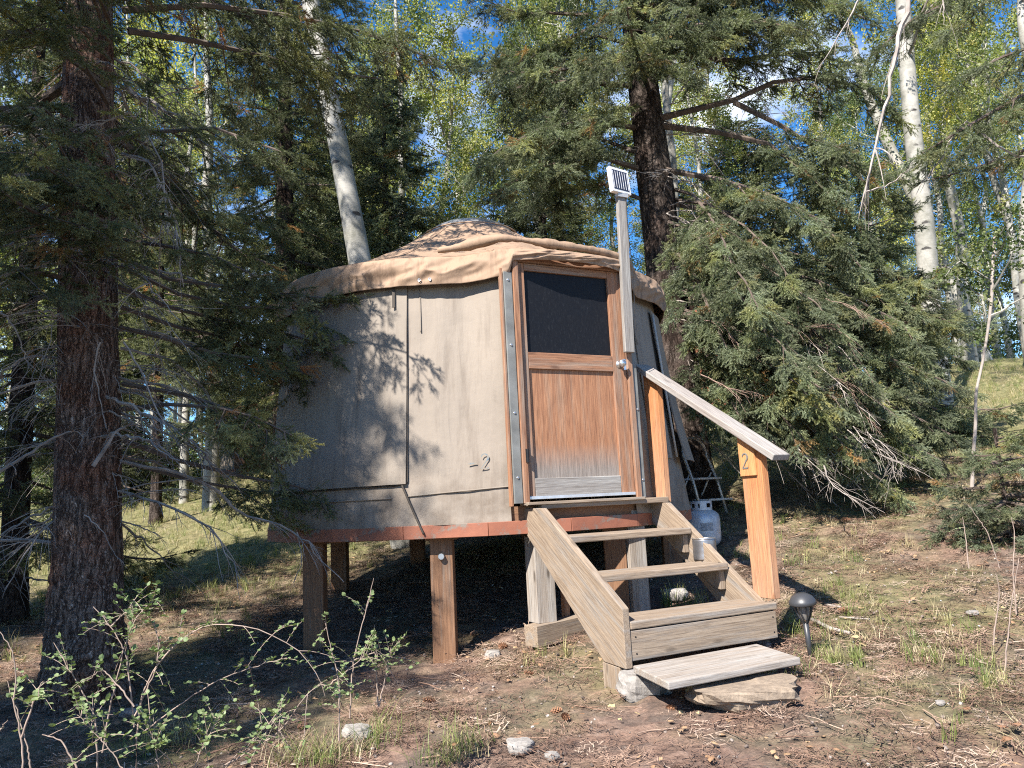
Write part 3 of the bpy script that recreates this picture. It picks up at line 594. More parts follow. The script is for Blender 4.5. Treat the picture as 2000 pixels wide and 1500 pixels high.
def onwall(par, mb, az0, z0, mat, name, off=.014):
    for V in mb.v:
        x, y, z = V[:, 0].copy(), V[:, 1].copy(), V[:, 2].copy(); aa = np.radians(az0)+x/YR
        rw = YR+float(taper(z0, az0))+off+z; V[:, 0] = YC.x+rw*np.sin(aa)-LOCY[0]; V[:, 1] = YC.y-rw*np.cos(aa)-LOCY[1]; V[:, 2] = z0+y-LOCY[2]
    return part(par, name, mb, mat)
m, nt, b, o = newmat('faded_blue_paint'); v = coords(nt); n = tnoise(nt, v, 30, 6, .7)
nt.links.new(ramp(nt, n, [(.38, (.12, .17, .22)), (.48, (.18, .195, .19)), (.56, (.23, .20, .165))]), b.inputs['Base Color']); M['fadedblue'] = m
onwall(yurt, number2(.062, .001), 3.0, yz(1.285), M['fadedblue'], 'painted_number')
dd = MB(); dd.grid([[(0, 0, .001), (0, .012, .001)], [(.035, .002, .001), (.035, .014, .001)], [(.07, .0, .001), (.07, .012, .001)]]); onwall(yurt, dd, .2, yz(1.325), M['fadedblue'], 'painted_dash')
dd = MB(); dd.grid([[(0, 0, .001), (0, .10, .001)], [(.05, -.02, .001), (.05, .13, .001)], [(.10, .0, .001), (.10, .09, .001)]]); dk = plain('dark_smudge', (.20, .19, .15), .9, 0, .5, 40)
# ================================================================== SOLAR POLE
pl_ = dr(1.024, 2.235, .075); pt_ = dr(1.062, 3.66, .075)
sp = root('solar_panel_post', 'small white framed solar panel on a tall grey board beside the door', 'solar panel', tuple(pl_))
board(sp, 'post', pl_, pt_, ud, .088, .038, M['wood_grey'])
cpan = dr(1.045, 3.785, .085); tilt = (nd*1.0+UP*.10).normalized(); pu = (ud-nd*.16).normalized(); pv = tilt.cross(pu).normalized()
if pv.z < 0: pv = -pv
Mp = frame(cpan, pu, pv)
s_ = Mp.to_3x3().col[2].dot(nd)
s_ = 1 if s_ > 0 else -1
pf = part(sp, 'panel_frame', MB().box((-.105, -.112, -.02), (.105, .112, .018)), M['white_metal'], Mp, bevel=.003)
part(pf, 'panel_face', MB().box((-.085, -.088, s_*.018), (.085, .088, s_*.0205)), M['cell'], Mp)
for k in range(7):
    x = -.078+k*.026; part(pf, 'cell_line', MB().box((x-.0017, -.078, s_*.0205), (x+.0017, .078, s_*.022)), M['white_metal'], Mp)
part(sp, 'bracket', MB().box((-.05, -.02, -.02), (.05, .02, .02)), M['steel_grey'], frame(dr(1.06, 3.655, .09), ud, UP))
part(sp, 'cable', MB().tube([dr(1.10, z_, .098+.004*math.sin(z_*9))-Vector(sp.location)+ud*.006*math.sin(z_*5) for z_ in np.linspace(2.3, 3.64, 24)], .0035, 5), M['black'], smooth=True)
# ================================================================== STAIRS
K = 1.277; T3 = Vector((.492*K, 3.706*K, 0))
def st(a, n, z): return T3+ud*(a*K)+nd*(n*K)+UP*(CAMZ+(z-1)*K)
stair = root('staircase', 'weathered open wooden steps with one handrail leading up to the yurt door', 'stairs', tuple(st(.44, -.5, 0)[:2])+(gz(1.2, 5.2),))
def plate(par, name, outline, a0, a1, mat, along, bevel=.004):
    """outline in (n,z) stair units; X of the object runs along the grain direction"""
    g = Vector(along).normalized(); c = np.mean(outline, axis=0); Mx = frame(st((a0+a1)/2, c[0], c[1]), nd*g.x+UP*g.y, UP*g.x-nd*g.y)
    P = [((n-c[0])*K*g.x+(z-c[1])*K*g.y, -(n-c[0])*K*g.y+(z-c[1])*K*g.x) for n, z in outline]
    m_ = len(P); h = (a1-a0)*K/2; V = [(x, y, -h) for x, y in P]+[(x, y, h) for x, y in P]
    F = [tuple(range(m_))[::-1], tuple(range(m_, 2*m_))]+[(i, (i+1) % m_, m_+(i+1) % m_, m_+i) for i in range(m_)]
    me = mesh(name, V, F, False, [mat]); o = link(name, me, par, wm(par).inverted()@Mx, bevel); W[o.name] = Mx; return o
slope = (.76, -.475)
plate(stair, 'stringer', [(-1.13, .973), (-.19, .231), (0, .225), (0, .494), (-.745, .969)], -.038, 0, M['wood_stair'], slope)
plate(stair, 'stringer', [(-1.13, .975), (-.19, .231), (-.022, .25), (-.022, .385), (-.809, .961)], .876, .914, M['wood_stair'], slope)
def tread(k, a0, a1, n0, n1):
    z = .432+.19*k; o_ = -.291*k; c = (st(a0, (n0+n1)/2+o_, z-.019)+st(a1, (n0+n1)/2+o_, z-.019))/2; L_ = (a1-a0)*K; w_ = (n1-n0)*K
    return part(stair, 'tread', MB().box((-L_/2, -w_/2, -.0235), (L_/2, w_/2, .0235)), M['wood_stair'], frame(c, ud+UP*random.uniform(-.003, .003), -nd), bevel=.007)
tread(0, .003, .917, -.25, .0); tread(1, .003, .873, -.235, .0); tread(2, .003, .873, -.235, .0)
# top landing
for n0, n1 in ((-1.13, -.985), (-.98, -.84)):
    c = (st(.03, (n0+n1)/2, .981)+st(.914, (n0+n1)/2, .981))/2; L_ = .905*K; w_ = (n1-n0)*K
    part(stair, 'landing_board', MB().box((-L_/2, -w_/2, -.022), (L_/2, w_/2, .022)), M['wood_stair'], frame(c, ud, -nd), bevel=.006)
def ub(par, name, a0, a1, n, z0, z1, th, mat, bevel=.004):
    c = (st(a0, n, z0)+st(a1, n, z1))/2; L_ = (a1-a0)*K; h_ = (z1-z0)*K
    return part(par, name, MB().box((-L_/2, -h_/2, -th/2), (L_/2, h_/2, th/2)), mat, frame(c, ud, UP), bevel=bevel)
ub(stair, 'riser', .003, .908, -.022, .255, .390, .045, M['wood_stair'])
ub(stair, 'back_board', .01, .87, -1.10, .83, .955, .045, M['wood_leg'])
for k in range(3):
    for a_ in (.022, .853):
        if k == 0: continue
        o_ = -.291*k; z = .392+.19*k
        plate(stair, 'cleat', [(o_-.075, z-.10), (o_-.035, z-.105), (o_-.035, z), (o_-.22, z), (o_-.22, z-.02)], a_-.018, a_+.018, M['wood_stair'], (0, 1))
plate(stair, 'foot_post', [(-.205, .07), (-.06, .07), (-.06, .222), (-.205, .228)], -.036, -.002, M['wood_stair'], (0, 1)); plate(stair, 'foot_post', [(-.205, .1), (-.06, .1), (-.06, .222), (-.205, .228)], .878, .912, M['wood_grey'], (0, 1))
scr = MB()
for k, aa_ in ((0, (.03, .89)), (1, (.03, .85)), (2, (.03, .85))):
    for a_ in aa_:
        for o_ in (-.05, -.19):
            scr.lathe([(0, .0015), (.0055, .001), (.006, -.001)], 8, Matrix.Translation(st(a_, -.291*k+o_, .432+.19*k)))
for a_ in (.03, .885):
    for z_ in (.285, .36): scr.lathe([(0, .0015), (.0055, .001), (.006, -.001)], 8, frame(st(a_, -.004, z_), ud, UP))
part(stair, 'screws', scr, M['black'], Matrix.Identity(4), kind='stuff')
# handrail
def zr(n): return 1.872+(1.185-1.872)*(n+1.02)/1.15
po1 = plate(stair, 'rail_post', [(-1.0, .965), (-.86, .965), (-.86, zr(-.86)-.035), (-1.0, zr(-1.0)-.035)], .916, .958, M['wood_orange'], (0, 1), .003)
po2 = plate(stair, 'rail_post', [(-.164, .445), (-.012, .445), (-.012, zr(-.012)-.034), (-.164, zr(-.164)-.034)], .916, .960, M['wood_orange'], (0, 1), .003)
c0 = st(.925, -1.03, zr(-1.03)-.018); c1 = st(.925, .125, zr(.125)-.018)
board(stair, 'handrail', c0, c1, ud, .115*K, .046, M['rail'], .006)
pp = plate(stair, 'number_plate', [(-.162, 1.088), (-.045, 1.088), (-.045, zr(-.045)-.038), (-.162, zr(-.162)-.038)], .902, .9145, M['wood_plate'], (0, 1), .003)
Mn = frame(st(.9015, -.137, 1.128), nd, UP)
zsign = Mn.to_3x3().col[2].dot(-ud)
n2m = number2(.058, .004)
if zsign < 0: 
    for V in n2m.v: V[:, 2] *= -1
part(stair, 'number', n2m, M['strip'], Mn)
# ================================================================== UNDER THE STAIRS: grey posts on a sill timber
sill = root('support_timbers', 'silvery grey posts standing on a ground timber behind the left stair side', 'posts', tuple(at(1075, 1255, 5.85)))
g0 = at(1037, 1243, 5.80); g1 = at(1180, 1220, 6.3)
board(sill, 'ground_timber', Vector((*g0[:2], g0[2])), Vector((*g1[:2], g0[2]+.02)), UP, .15, .14, M['wood_stair'])
def postpx(x, ybot, ytop, d, w_, mat, par, name='post', dirv=ud, t=None):
    p = at(x, ybot, d); q = at(x-3, ytop, d); return board(par, name, p, (p[0], p[1], q[2]), dirv, w_, t or w_, mat)
postpx(1060, 1214, 1046, 5.95, .16, M['wood_pale'], sill); postpx(1106, 1210, 1046, 6.15, .05, M['wood_orange'], sill)
gp = root('grey_support_post', 'grey wooden post with a bolt seen between the lower treads', 'post', tuple(at(1244, 1195, 6.3)))
q_ = postpx(1244, 1200, 996, 6.30, .16, M['wood_pale'], gp)
# ================================================================== BOTTOM STEP: loose plank, block, rocks
def onz(px, py, z): d = raydir(px, py); return np.array([0, 0, CAMZ])+d*((z-CAMZ)/d[2])
zp = CAMZ-.765*K+.03
cor = [onz(1236, 1300, zp), onz(1305, 1333, zp), onz(1563, 1284, zp), onz(1478, 1257, zp)]
c = sum(cor)/4; pk = root('loose_plank', 'pale weathered plank lying as the lowest step', 'plank', tuple(c))
ax = Vector(cor[2]-cor[1]).normalized(); Mx = frame(c, ax, (cor[0]-cor[1])); inv = Mx.inverted(); Pq = [inv@Vector(p) for p in cor]
me = mesh('board', [(p.x, p.y, -.04) for p in Pq]+[(p.x, p.y, 0) for p in Pq], [(3, 2, 1, 0), (4, 5, 6, 7), (0, 1, 5, 4), (1, 2, 6, 5), (2, 3, 7, 6), (3, 0, 4, 7)], False, [M['wood_pale']])
o = link('board', me, pk, wm(pk).inverted()@Mx, .006)
bl = root('step_block', 'yellowish wood block under the lowest plank', 'wood block', tuple(onz(1425, 1335, zp-.16)))
b0 = onz(1352, 1355, zp-.17); b1 = onz(1505, 1322, zp-.17)
board(bl, 'block', Vector((*b0[:2], zp-.115)), Vector((*b1[:2], zp-.115)), UP, .14, .13, M['wood_yellow'], .006)
def rock(name, label, px, py, wpx, hpx, mat, seed, flat=.6, group=None, cat='rock', rz=0.0, sink=.25, sq=None, clip=.8):
    p = onground(px, py); d = p[1]; s = wpx/FPX*d/2; h = hpx/FPX*d/2
    Bq = blob(seed, amp=.30, sq=(s, s*flat, h) if sq is None else sq, res=(18, 26)); Bq[..., 2] = np.minimum(Bq[..., 2], h*clip+.1*h*(Bq[..., 0]/s)); Bq = np.round(Bq/(s*.07))*(s*.07)*.35+Bq*.65; mb = MB().grid(Bq, True)
    o = mb.obj(name, mat, smooth=False); o.location = (p[0], p[1]+s*flat*.7, gz(p[0], p[1]+s*flat*.7)+h*(1-sink)); o.rotation_euler = (.05, .05, rz); tag(o, label, cat, group); return o
rock('rock', 'chunky pale quartz rock under the left end of the lowest plank', 1266, 1372, 104, 60, M['rock'], 5, .7, rz=.3)
rock('stone_slab', 'broad flat tan stone set in front of the lowest step', 1468, 1400, 212, 66, M['rock_tan'], 9, .62, rz=.25, cat='stone slab', sink=.1, clip=.3)
# ================================================================== SMALL THINGS
cp = onz(1378, 1093, CAMZ+(.622-1)*K+.003)
rc = 22/FPX*cp[1]*1.0; hc = 40/FPX*cp[1]
can = root('metal_can', 'open silver metal can standing on the right of the middle tread', 'can', tuple(cp))
part(can, 'body', MB().lathe([(0, .002), (rc*.93, 0), (rc, .006)]+[(rc*(1+.006*math.sin(k*1.3)), .012+k*(hc-.02)/14) for k in range(15)]+[(rc*.97, hc-.004), (rc*.965, .01), (0, .008)], 36), plain('galvanised_can', (.33, .33, .35), .36, .85, .2, 9), smooth=True)
part(can, 'rim', MB().tube([(rc*math.cos(x), rc*math.sin(x), hc) for x in np.linspace(0, 2*math.pi, 37)], .0035, 6, False), M['zinc'], smooth=True)
# propane tank
tp = onground(1381, 1079); s_ = 68/FPX*tp[1]/.31
tank = root('propane_tank', 'white propane tank standing on the ground behind the stairs', 'propane tank', (tp[0], tp[1]+.1, gz(tp[0], tp[1]+.1)))
tz = 0
prof = [(.10, .035), (.125, .045), (.15, .08), (.155, .12), (.155, .27), (.148, .305), (.12, .335), (.07, .352), (.0, .355)]
part(tank, 'body', MB().lathe([(r_*s_, z_*s_) for r_, z_ in prof], 40), M['tank'], smooth=True)
part(tank, 'foot_ring', MB().lathe([(.105*s_, 0), (.105*s_, .05*s_), (.10*s_, .05*s_), (.10*s_, 0)], 30), M['tank'], smooth=True)
mb = MB()
for k in range(40):
    a = k*2*math.pi/40
    for z0, z1 in (((.345, .368), (.405, .425)) if (k % 10) in (2, 3, 4, 7) else ((.345, .425),)):
        a2 = a+2*math.pi/40; r_ = .098*s_; r2 = .092*s_
        V = [(r_*math.cos(a), r_*math.sin(a), z0*s_), (r_*math.cos(a2), r_*math.sin(a2), z0*s_), (r_*math.cos(a2), r_*math.sin(a2), z1*s_), (r_*math.cos(a), r_*math.sin(a), z1*s_)]
        mb.add(V, [(0, 1, 2, 3)])
co = part(tank, 'collar', mb, M['tank']); so_ = co.modifiers.new('t', 'SOLIDIFY'); so_.thickness = .005
part(tank, 'valve', MB().lathe([(.02*s_, .35*s_), (.02*s_, .375*s_), (.035*s_, .378*s_), (.035*s_, .40*s_), (0, .402*s_)], 14), M['black'], smooth=True)
part(tank, 'hose', MB().tube([(0, 0, .39*s_), (-.06, .05, .44*s_), (-.16, .16, .36*s_), (-.24, .30, .18*s_), (-.30, .5, .35*s_)], .008, 6), M['black'], smooth=True)
part(tank, 'label', MB().grid([[(.1562*s_*math.cos(t_), .1562*s_*math.sin(t_), z_*s_) for z_ in (.17, .24)] for t_ in np.linspace(-1.9, -1.2, 9)]), plain('worn_label', (.30, .30, .31), .6, 0, .5, 60))
# folding step stool with a hoop rail
lp = onground(1398, 1012); ld = lp[1]; u_ = 1/FPX*ld
lad = root('step_stool', 'folding metal step stool with a tall hoop rail behind the propane tank', 'step stool', (lp[0], lp[1], gz(lp[0], lp[1])))
Ml = Matrix.Translation(Vector(lad.location))@Matrix.Rotation(R(38), 4, 'Z'); hw = .23; H_ = 158*u_
def lx(x, y, z): return (x, y, z)
arc = [(-hw, -.0, 0), (-hw*.98, .10, H_*.45)]+[(-hw*.95*math.cos(t_), .22+.03*math.sin(t_), H_*(.78+.22*math.sin(t_))) for t_ in np.linspace(0, math.pi, 15)]+[(hw*.98, .10, H_*.45), (hw, 0, 0)]
part(lad, 'hoop_frame', MB().tube(arc, .018, 8), M['steel_grey'], Ml, smooth=True)
for s in (-1, 1): part(lad, 'rear_leg', MB().tube([(s*hw*.85, .16, H_*.56), (s*hw*.85, .50, 0)], .011, 8), M['steel_grey'], Ml, smooth=True)
part(lad, 'step', MB().box((-hw*.95, -.10, H_*.21), (hw*.95, .16, H_*.235)), M['white_metal'], Ml, bevel=.006); part(lad, 'step', MB().box((-hw*.93, .02, H_*.47), (hw*.93, .26, H_*.495)), M['white_metal'], Ml, bevel=.006)
part(lad, 'brace', MB().tube([(-hw*.85, .38, H_*.2), (hw*.85, .38, H_*.2)], .008, 6), M['steel_grey'], Ml)
# garden light
gp_ = onground(1584, 1288); u_ = gp_[1]/FPX
gl = root('path_light', 'black solar path light with a domed cap and slotted cage on a stake', 'path light', (gp_[0], gp_[1], gz(gp_[0], gp_[1])))
Mg = Matrix.Translation(Vector(gl.location))@Matrix.Rotation(R(-4), 4, 'Y')@Matrix.Rotation(R(4), 4, 'X')
part(gl, 'stake', MB().tube([(0, 0, -.05), (0, 0, 66*u_)], [4*u_, 5.2*u_], 10), M['lamp'], Mg, smooth=True)
part(gl, 'cap', MB().lathe([(0, 121*u_), (9*u_, 120*u_), (18*u_, 115*u_), (24*u_, 107*u_), (25.5*u_, 101*u_), (23*u_, 99*u_), (15*u_, 101*u_), (0, 101*u_)], 28), M['lamp'], Mg, smooth=True)
part(gl, 'lens', MB().lathe([(6*u_, 72*u_), (11*u_, 84*u_), (12*u_, 100*u_)], 16), plain('smoky_lens', (.16, .15, .14), .3), Mg, smooth=True)
for k in range(8):
    a = k*math.pi/4; part(gl, 'cage_bar', MB().tube([(5*u_*math.cos(a), 5*u_*math.sin(a), 66*u_), (10*u_*math.cos(a+.2), 10*u_*math.sin(a+.2), 76*u_), (15.5*u_*math.cos(a), 15.5*u_*math.sin(a), 90*u_), (17.5*u_*math.cos(a), 17.5*u_*math.sin(a), 101*u_)], 1.6*u_, 5), M['lamp'], Mg)
# sticks
def stick(pts, r, label, mat=M['twig'], group=None, name='fallen_stick'):
    P = [onground(*p) for p in pts]; P = [np.array([p[0], p[1], gz(p[0], p[1])+r*1.1+.012]) for p in P]; c = P[0]
    o = MB().tube([p-c for p in P], np.linspace(r, r*.75, len(P)), 8).obj(name, mat, smooth=True); o.location = c; tag(o, label, 'stick', group); return o
stick([(1588, 1223), (1625, 1240), (1661, 1250)], .016, 'thick pale broken stick lying just right of the path light', M['wood_pale'])
stick([(1614, 1190), (1640, 1194), (1664, 1202)], .009, 'short reddish stick lying behind the path light')
stick([(1640, 1212), (1700, 1215)], .006, 'thin straight twig on the grass beyond the path light')
stick([(570, 1270), (700, 1262), (840, 1244)], .010, 'long grey stick on the litter before the yurt leg', M['twig_dark'])
# rocks and cones on the litter
rl = [(1018, 1478, 52, 30, 'pale angular rock lying at the bottom edge of the litter'), (962, 1290, 30, 18, 'small grey stone on the litter in front of the yurt'), (1300, 1345, 0, 0, ''), (695, 1455, 60, 30, 'flat pinkish stone between the shrub stems and the grass'), (1078, 1488, 26, 16, 'small grey stone right of the pale angular rock'), (1905, 1206, 22, 10, 'small white stone out in the right-hand grass'), (1323, 1175, 44, 26, 'pale stone lying under the stairs'), (250, 1405, 40, 18, 'small stone beside the foot of the big spruce trunk'), (1840, 1385, 18, 9, 'tiny pale stone in the dry grass at lower right')]
for i, (x, y, a, b_, lab) in enumerate(rl):
    if a: rock('rock', lab, x, y, a, b_, M['rock'], 20+i, .7)
def cone_mesh():
    mb = MB(); L_ = .075
    for i in range(44):
        t_ = i/43; a = i*2.4; rr_ = .017*math.sin(math.pi*(t_*.85+.1))+.003; x = -L_/2+L_*t_
        c = np.array([x, rr_*math.cos(a), rr_*math.sin(a)]); tn = np.array([0, -math.sin(a), math.cos(a)])*.0065; out = np.array([.010, .006*math.cos(a), .006*math.sin(a)])
        mb.add([c*[1, .4, .4]-tn*.5, c*[1, .4, .4]+tn*.5, c+out+tn, c+out*1.2, c+out-tn], [(0, 1, 2), (0, 2, 3), (0, 3, 4)])
    mb.tube([(-L_/2, 0, 0), (0, 0, 0), (L_/2, 0, 0)], [.006, .011, .004], 6)
    return mb.mesh('spruce_cone', M['cone'])
M['cone'] = plain('cone_brown', (.22, .11, .06), .75, 0, .3, 30)
cm = cone_mesh()
for i, (x, y) in enumerate([(840, 1381), (1035, 1326), (1085, 1400), (1104, 1410), (985, 1272), (1655, 1022), (1310, 1400), (925, 1245), (590, 1430), (1650, 1200), (760, 1235)]):
    p = onground(x, y); o = link('spruce_cone', cm); o.location = (p[0], p[1], gz(p[0], p[1])+.028); o.rotation_euler = (0, random.uniform(-.2, .2), random.uniform(0, 6.3)); s = random.uniform(.75, 1.05); o.scale = (s, s, s)
    tag(o, 'brown spruce cone lying on the needle litter', 'spruce cone', 'fallen spruce cones')
# ================================================================== TREES
def norm(v): v = np.asarray(v, float); return v/(np.linalg.norm(v)+1e-12)
def needle_spray(seed, nshoot=9, nn=26, wid=.010, nl=.055, mat=None, droop=.25, spread=1.0, core=True, tipk=1.0):
    """one spruce spray of about unit length along +X: a twig with side twigs, each a brush of needles"""
    r = np.random.default_rng(seed); axes = [(np.array([0, 0, 0.0]), norm([1.0, r.normal(0, .1), -droop*.3]), r.uniform(.75, 1.0))]
    for k in range(nshoot):
        t = r.uniform(.08, .92); s = 1 if k % 2 else -1; a = s*r.uniform(.35, 1.25)*spread; L_ = (.52*(1-t)+.13)*r.uniform(.5, 1.3); base = axes[0][1]*t*axes[0][2]
        d = norm([math.cos(a), math.sin(a), r.uniform(-.85, .35)]); axes.append((base, d, L_))
        if L_ > .3:
            for q in range(2):
                a2 = a+r.choice([-1, 1])*r.uniform(.4, .9); u = r.uniform(.3, .8); axes.append((base+d*L_*u, norm([math.cos(a2), math.sin(a2), r.uniform(-.9, .3)]), L_*r.uniform(.3, .5)))
    mb = MB(); tips = []
    for p, d, L_ in axes:
        m_ = max(6, int(nn*L_*1.6)); t = np.linspace(.04, 1, m_); c = p+np.outer(t*L_, d)+np.outer(t**2*L_, [0, 0, .05]); ph = r.uniform(0, 6.28, m_)
        a = norm(np.cross(d, [0.02, 0, 1])); b = np.cross(a, d)
        out = np.cos(ph)[:, None]*a+np.sin(ph)[:, None]*b+.15*b; dirn = out+d*r.uniform(.5, 1.3, (m_, 1)); dirn /= np.linalg.norm(dirn, axis=1)[:, None]
        q = nl*(1-.3*t)*r.uniform(.7, 1.2, m_); sv = np.cross(dirn, out+.5*r.normal(0, 1, (m_, 3))); sv /= np.linalg.norm(sv, axis=1)[:, None]+1e-9
        A = c-sv*wid*.5; B = c+sv*wid*.5; C = c+dirn*q[:, None]
        i = np.arange(m_); mb.add(np.concatenate([A, B, C]), np.stack([i, i+m_, i+2*m_], -1)); tips.append(np.concatenate([t, t, t])**3*(.65*tipk)*r.uniform(.2, 1))
        if core:
            k0 = mb.n; mb.tube([p, p+d*L_*.55, p+d*L_*.95], [.007, .005, .003], 3, False); tips.append(np.zeros(mb.n-k0))
    me = mb.mesh('spray', mat); a = me.attributes.new('tip', 'FLOAT', 'POINT'); a.data.foreach_set('value', np.concatenate([x.ravel() for x in tips]).astype(np.float32)); return me
P_spray = protos('needle_spray', [needle_spray(s, 11, 100, .0125, .070, M['needle']) for s in range(7)])
P_sprayb = protos('blue_spray', [needle_spray(s+20, 11, 104, .0135, .072, M['needle_blue'], .35) for s in range(7)])
P_sprayf = protos('far_spray', [needle_spray(s+40, 10, 24, .040, .10, M['needle_far'], core=False) for s in range(4)])
def leaf_cluster(seed, n=46, size=.05, mat=None, rad=.5):
    r = np.random.default_rng(seed); D = r.normal(0, 1, (n, 3)); D /= np.linalg.norm(D, axis=1)[:, None]; c = D*(r.uniform(0, 1, n)**.45)[:, None]*rad*[1, 1, .75]
    nr_ = r.normal(0, 1, (n, 3)); nr_[:, 1] += 0; nr_ /= np.linalg.norm(nr_, axis=1)[:, None]; a = np.cross(nr_, r.normal(0, 1, (n, 3))); a /= np.linalg.norm(a, axis=1)[:, None]; b = np.cross(nr_, a)
    s = size*r.uniform(.7, 1.15, n)[:, None]
    V = np.concatenate([c-a*s*.55, c-b*s*.5+a*s*.1, c+a*s*.6, c+b*s*.5+a*s*.1]); i = np.arange(n)
    return MB().add(V, np.stack([i, i+n, i+2*n, i+3*n], -1)).mesh('leaf_cluster', mat)
P_leafc = protos('leaf_cluster', [leaf_cluster(s, 62, .078, M['leaf'], .40) for s in range(5)])
P_leafd = protos('dark_leaf_cluster', [leaf_cluster(s+9, 62, .082, M['leaf_dark'], .42) for s in range(5)])
FULL = .86
class Crown:
    def __init__(s): s.P = []; s.D = []; s.S = []; s.wood = MB(); s.dead = MB()
    def spray(s, p, d, sc): s.P.append(p); s.D.append(d); s.S.append(sc)
def bez(p0, p1, sag, n=8, up=0.0):
    t = np.linspace(0, 1, n)[:, None]; p0 = np.asarray(p0, float); p1 = np.asarray(p1, float)
    L_ = np.linalg.norm(p1-p0); return p0+(p1-p0)*t+np.array([0, 0, 1])*(up*L_*4*t*(1-t)*(1-t)-sag*L_*4*t*(1-t)*.5)
def live_branch(cr_, P, r0, rg, leaf0=.2, dens=1.0, sec=.45, ss=.34, droop=.30, ends=True, gap=.17, radii=None):
    """P polyline; adds limb, side branches and sprays"""
    P = np.asarray(P, float); L_ = np.linalg.norm(np.diff(P, axis=0), axis=1).sum(); cum = np.concatenate([[0], np.cumsum(np.linalg.norm(np.diff(P, axis=0), axis=1))])/L_
    cr_.wood.tube(P, np.interp(cum, [0, 1], [r0, max(.003, r0*.22)]), 5, False)
    n = max(2, int(L_*(1-leaf0)/gap)); 
    for k in range(n):
        t = leaf0+(1-leaf0)*(k+rg.uniform(0, .8))/n
        p = np.array([np.interp(t, cum, P[:, j]) for j in range(3)]); p2 = np.array([np.interp(min(1, t+.05), cum, P[:, j]) for j in range(3)]); T = norm(p2-p+1e-6) if t < .97 else norm(P[-1]-P[-2])
        s = 1 if k % 2 else -1; h = norm(np.cross(T, [0, 0, 1])); a = rg.uniform(.65, 1.15)
        d = norm(T*math.cos(a)+h*s*math.sin(a)+np.array([0, 0, -droop*rg.uniform(.2, 1.6)]))
        l2 = sec*min(L_, 2.4)*(.30+.75*math.sin(math.pi*min(1, .18+.82*t)))*(1-.45*t)*rg.uniform(.6, 1.2)
        if l2 < .12: l2 = .12
        q = p+d*l2; mid = (p+q)/2+[0, 0, -.06*l2]; pts = np.array([p, mid, q+[0, 0, -.16*l2*droop*3]])
        cr_.wood.tube(pts, [max(.003, r0*.28), .004, .002], 3, False)
        l2 = max(l2, .16); m_ = max(2, int(l2/.075*dens+rg.uniform(0, .9)))
        for i in range(m_):
            tt = (i+.35)/m_ if m_ > 1 else .4
            pp = (1-tt)**2*pts[0]+2*tt*(1-tt)*pts[1]+tt*tt*pts[2]; s2 = 1 if i % 2 else -1; a2 = s2*rg.uniform(.1, 1.3); hh = norm(np.cross(d, [0, 0, 1]))
            dd = norm(d*math.cos(a2)+hh*math.sin(a2)+np.array([0, 0, -rg.uniform(-.3, .9)*droop*2.2+.12]))
            cr_.spray(pp, dd, ss*FULL*rg.uniform(.65, 1.25)*(1-.25*t))
        cr_.spray(q, norm(d+np.array([0, 0, -.25*droop])), ss*FULL*rg.uniform(.7, 1.1))
        if t > .35: cr_.spray(p, norm(T+h*rg.normal(0, .5)+np.array([0, 0, -.2])), ss*FULL*rg.uniform(.6, 1.0))
    if ends: cr_.spray(P[-1], norm(P[-1]-P[-2]), ss*FULL)
def dead_branch(mb, P, r0, rg, tw=6, tl=.5, hang=.9):
    P = np.asarray(P, float); L_ = np.linalg.norm(np.diff(P, axis=0), axis=1).sum(); u = np.linspace(0, 1, len(P))
    uu = np.linspace(0, 1, max(6, len(P)*3)); Q = np.stack([np.interp(uu, u, P[:, j]) for j in range(3)], -1)
    Q[1:-1] = (Q[:-2]+Q[1:-1]*2+Q[2:])/4; Q[1:] += rg.normal(0, .008*L_**.5, (len(Q)-1, 3)); mb.tube(Q, np.linspace(r0, max(.0015, r0*.25), len(Q)), 4, False)
    for k in range(tw):
        t = rg.uniform(.15, .98); i = int(t*(len(Q)-1)); T = norm(Q[min(i+1, len(Q)-1)]-Q[max(i-1, 0)]+1e-6); h = norm(np.cross(T, [0, 0, 1])+1e-6)*(1 if rg.uniform() < .5 else -1)
        l = tl*rg.uniform(.3, 1.1)*(1.1-.5*t); d = norm(T*rg.uniform(.3, 1)+h*rg.uniform(.3, 1)); tt = np.linspace(0, 1, 6)[:, None]
        B = Q[i]+d*l*tt+np.array([0, 0, -1])*l*hang*rg.uniform(-.15, 1.0)*tt**2+rg.normal(0, .012*l, (6, 3))*tt; mb.tube(B, np.linspace(max(.0012, r0*.35), .0011, 6), 3, False)
        for j in range(rg.integers(0, 4)):
            q = B[rg.integers(1, 5)]; d2 = norm(d+rg.normal(0, .6, 3)); mb.tube([q, q+d2*l*.2+[0, 0, -.03*l], q+d2*l*.38+[0, 0, -.12*l]], [.0014, .0012, .0009], 3, False)
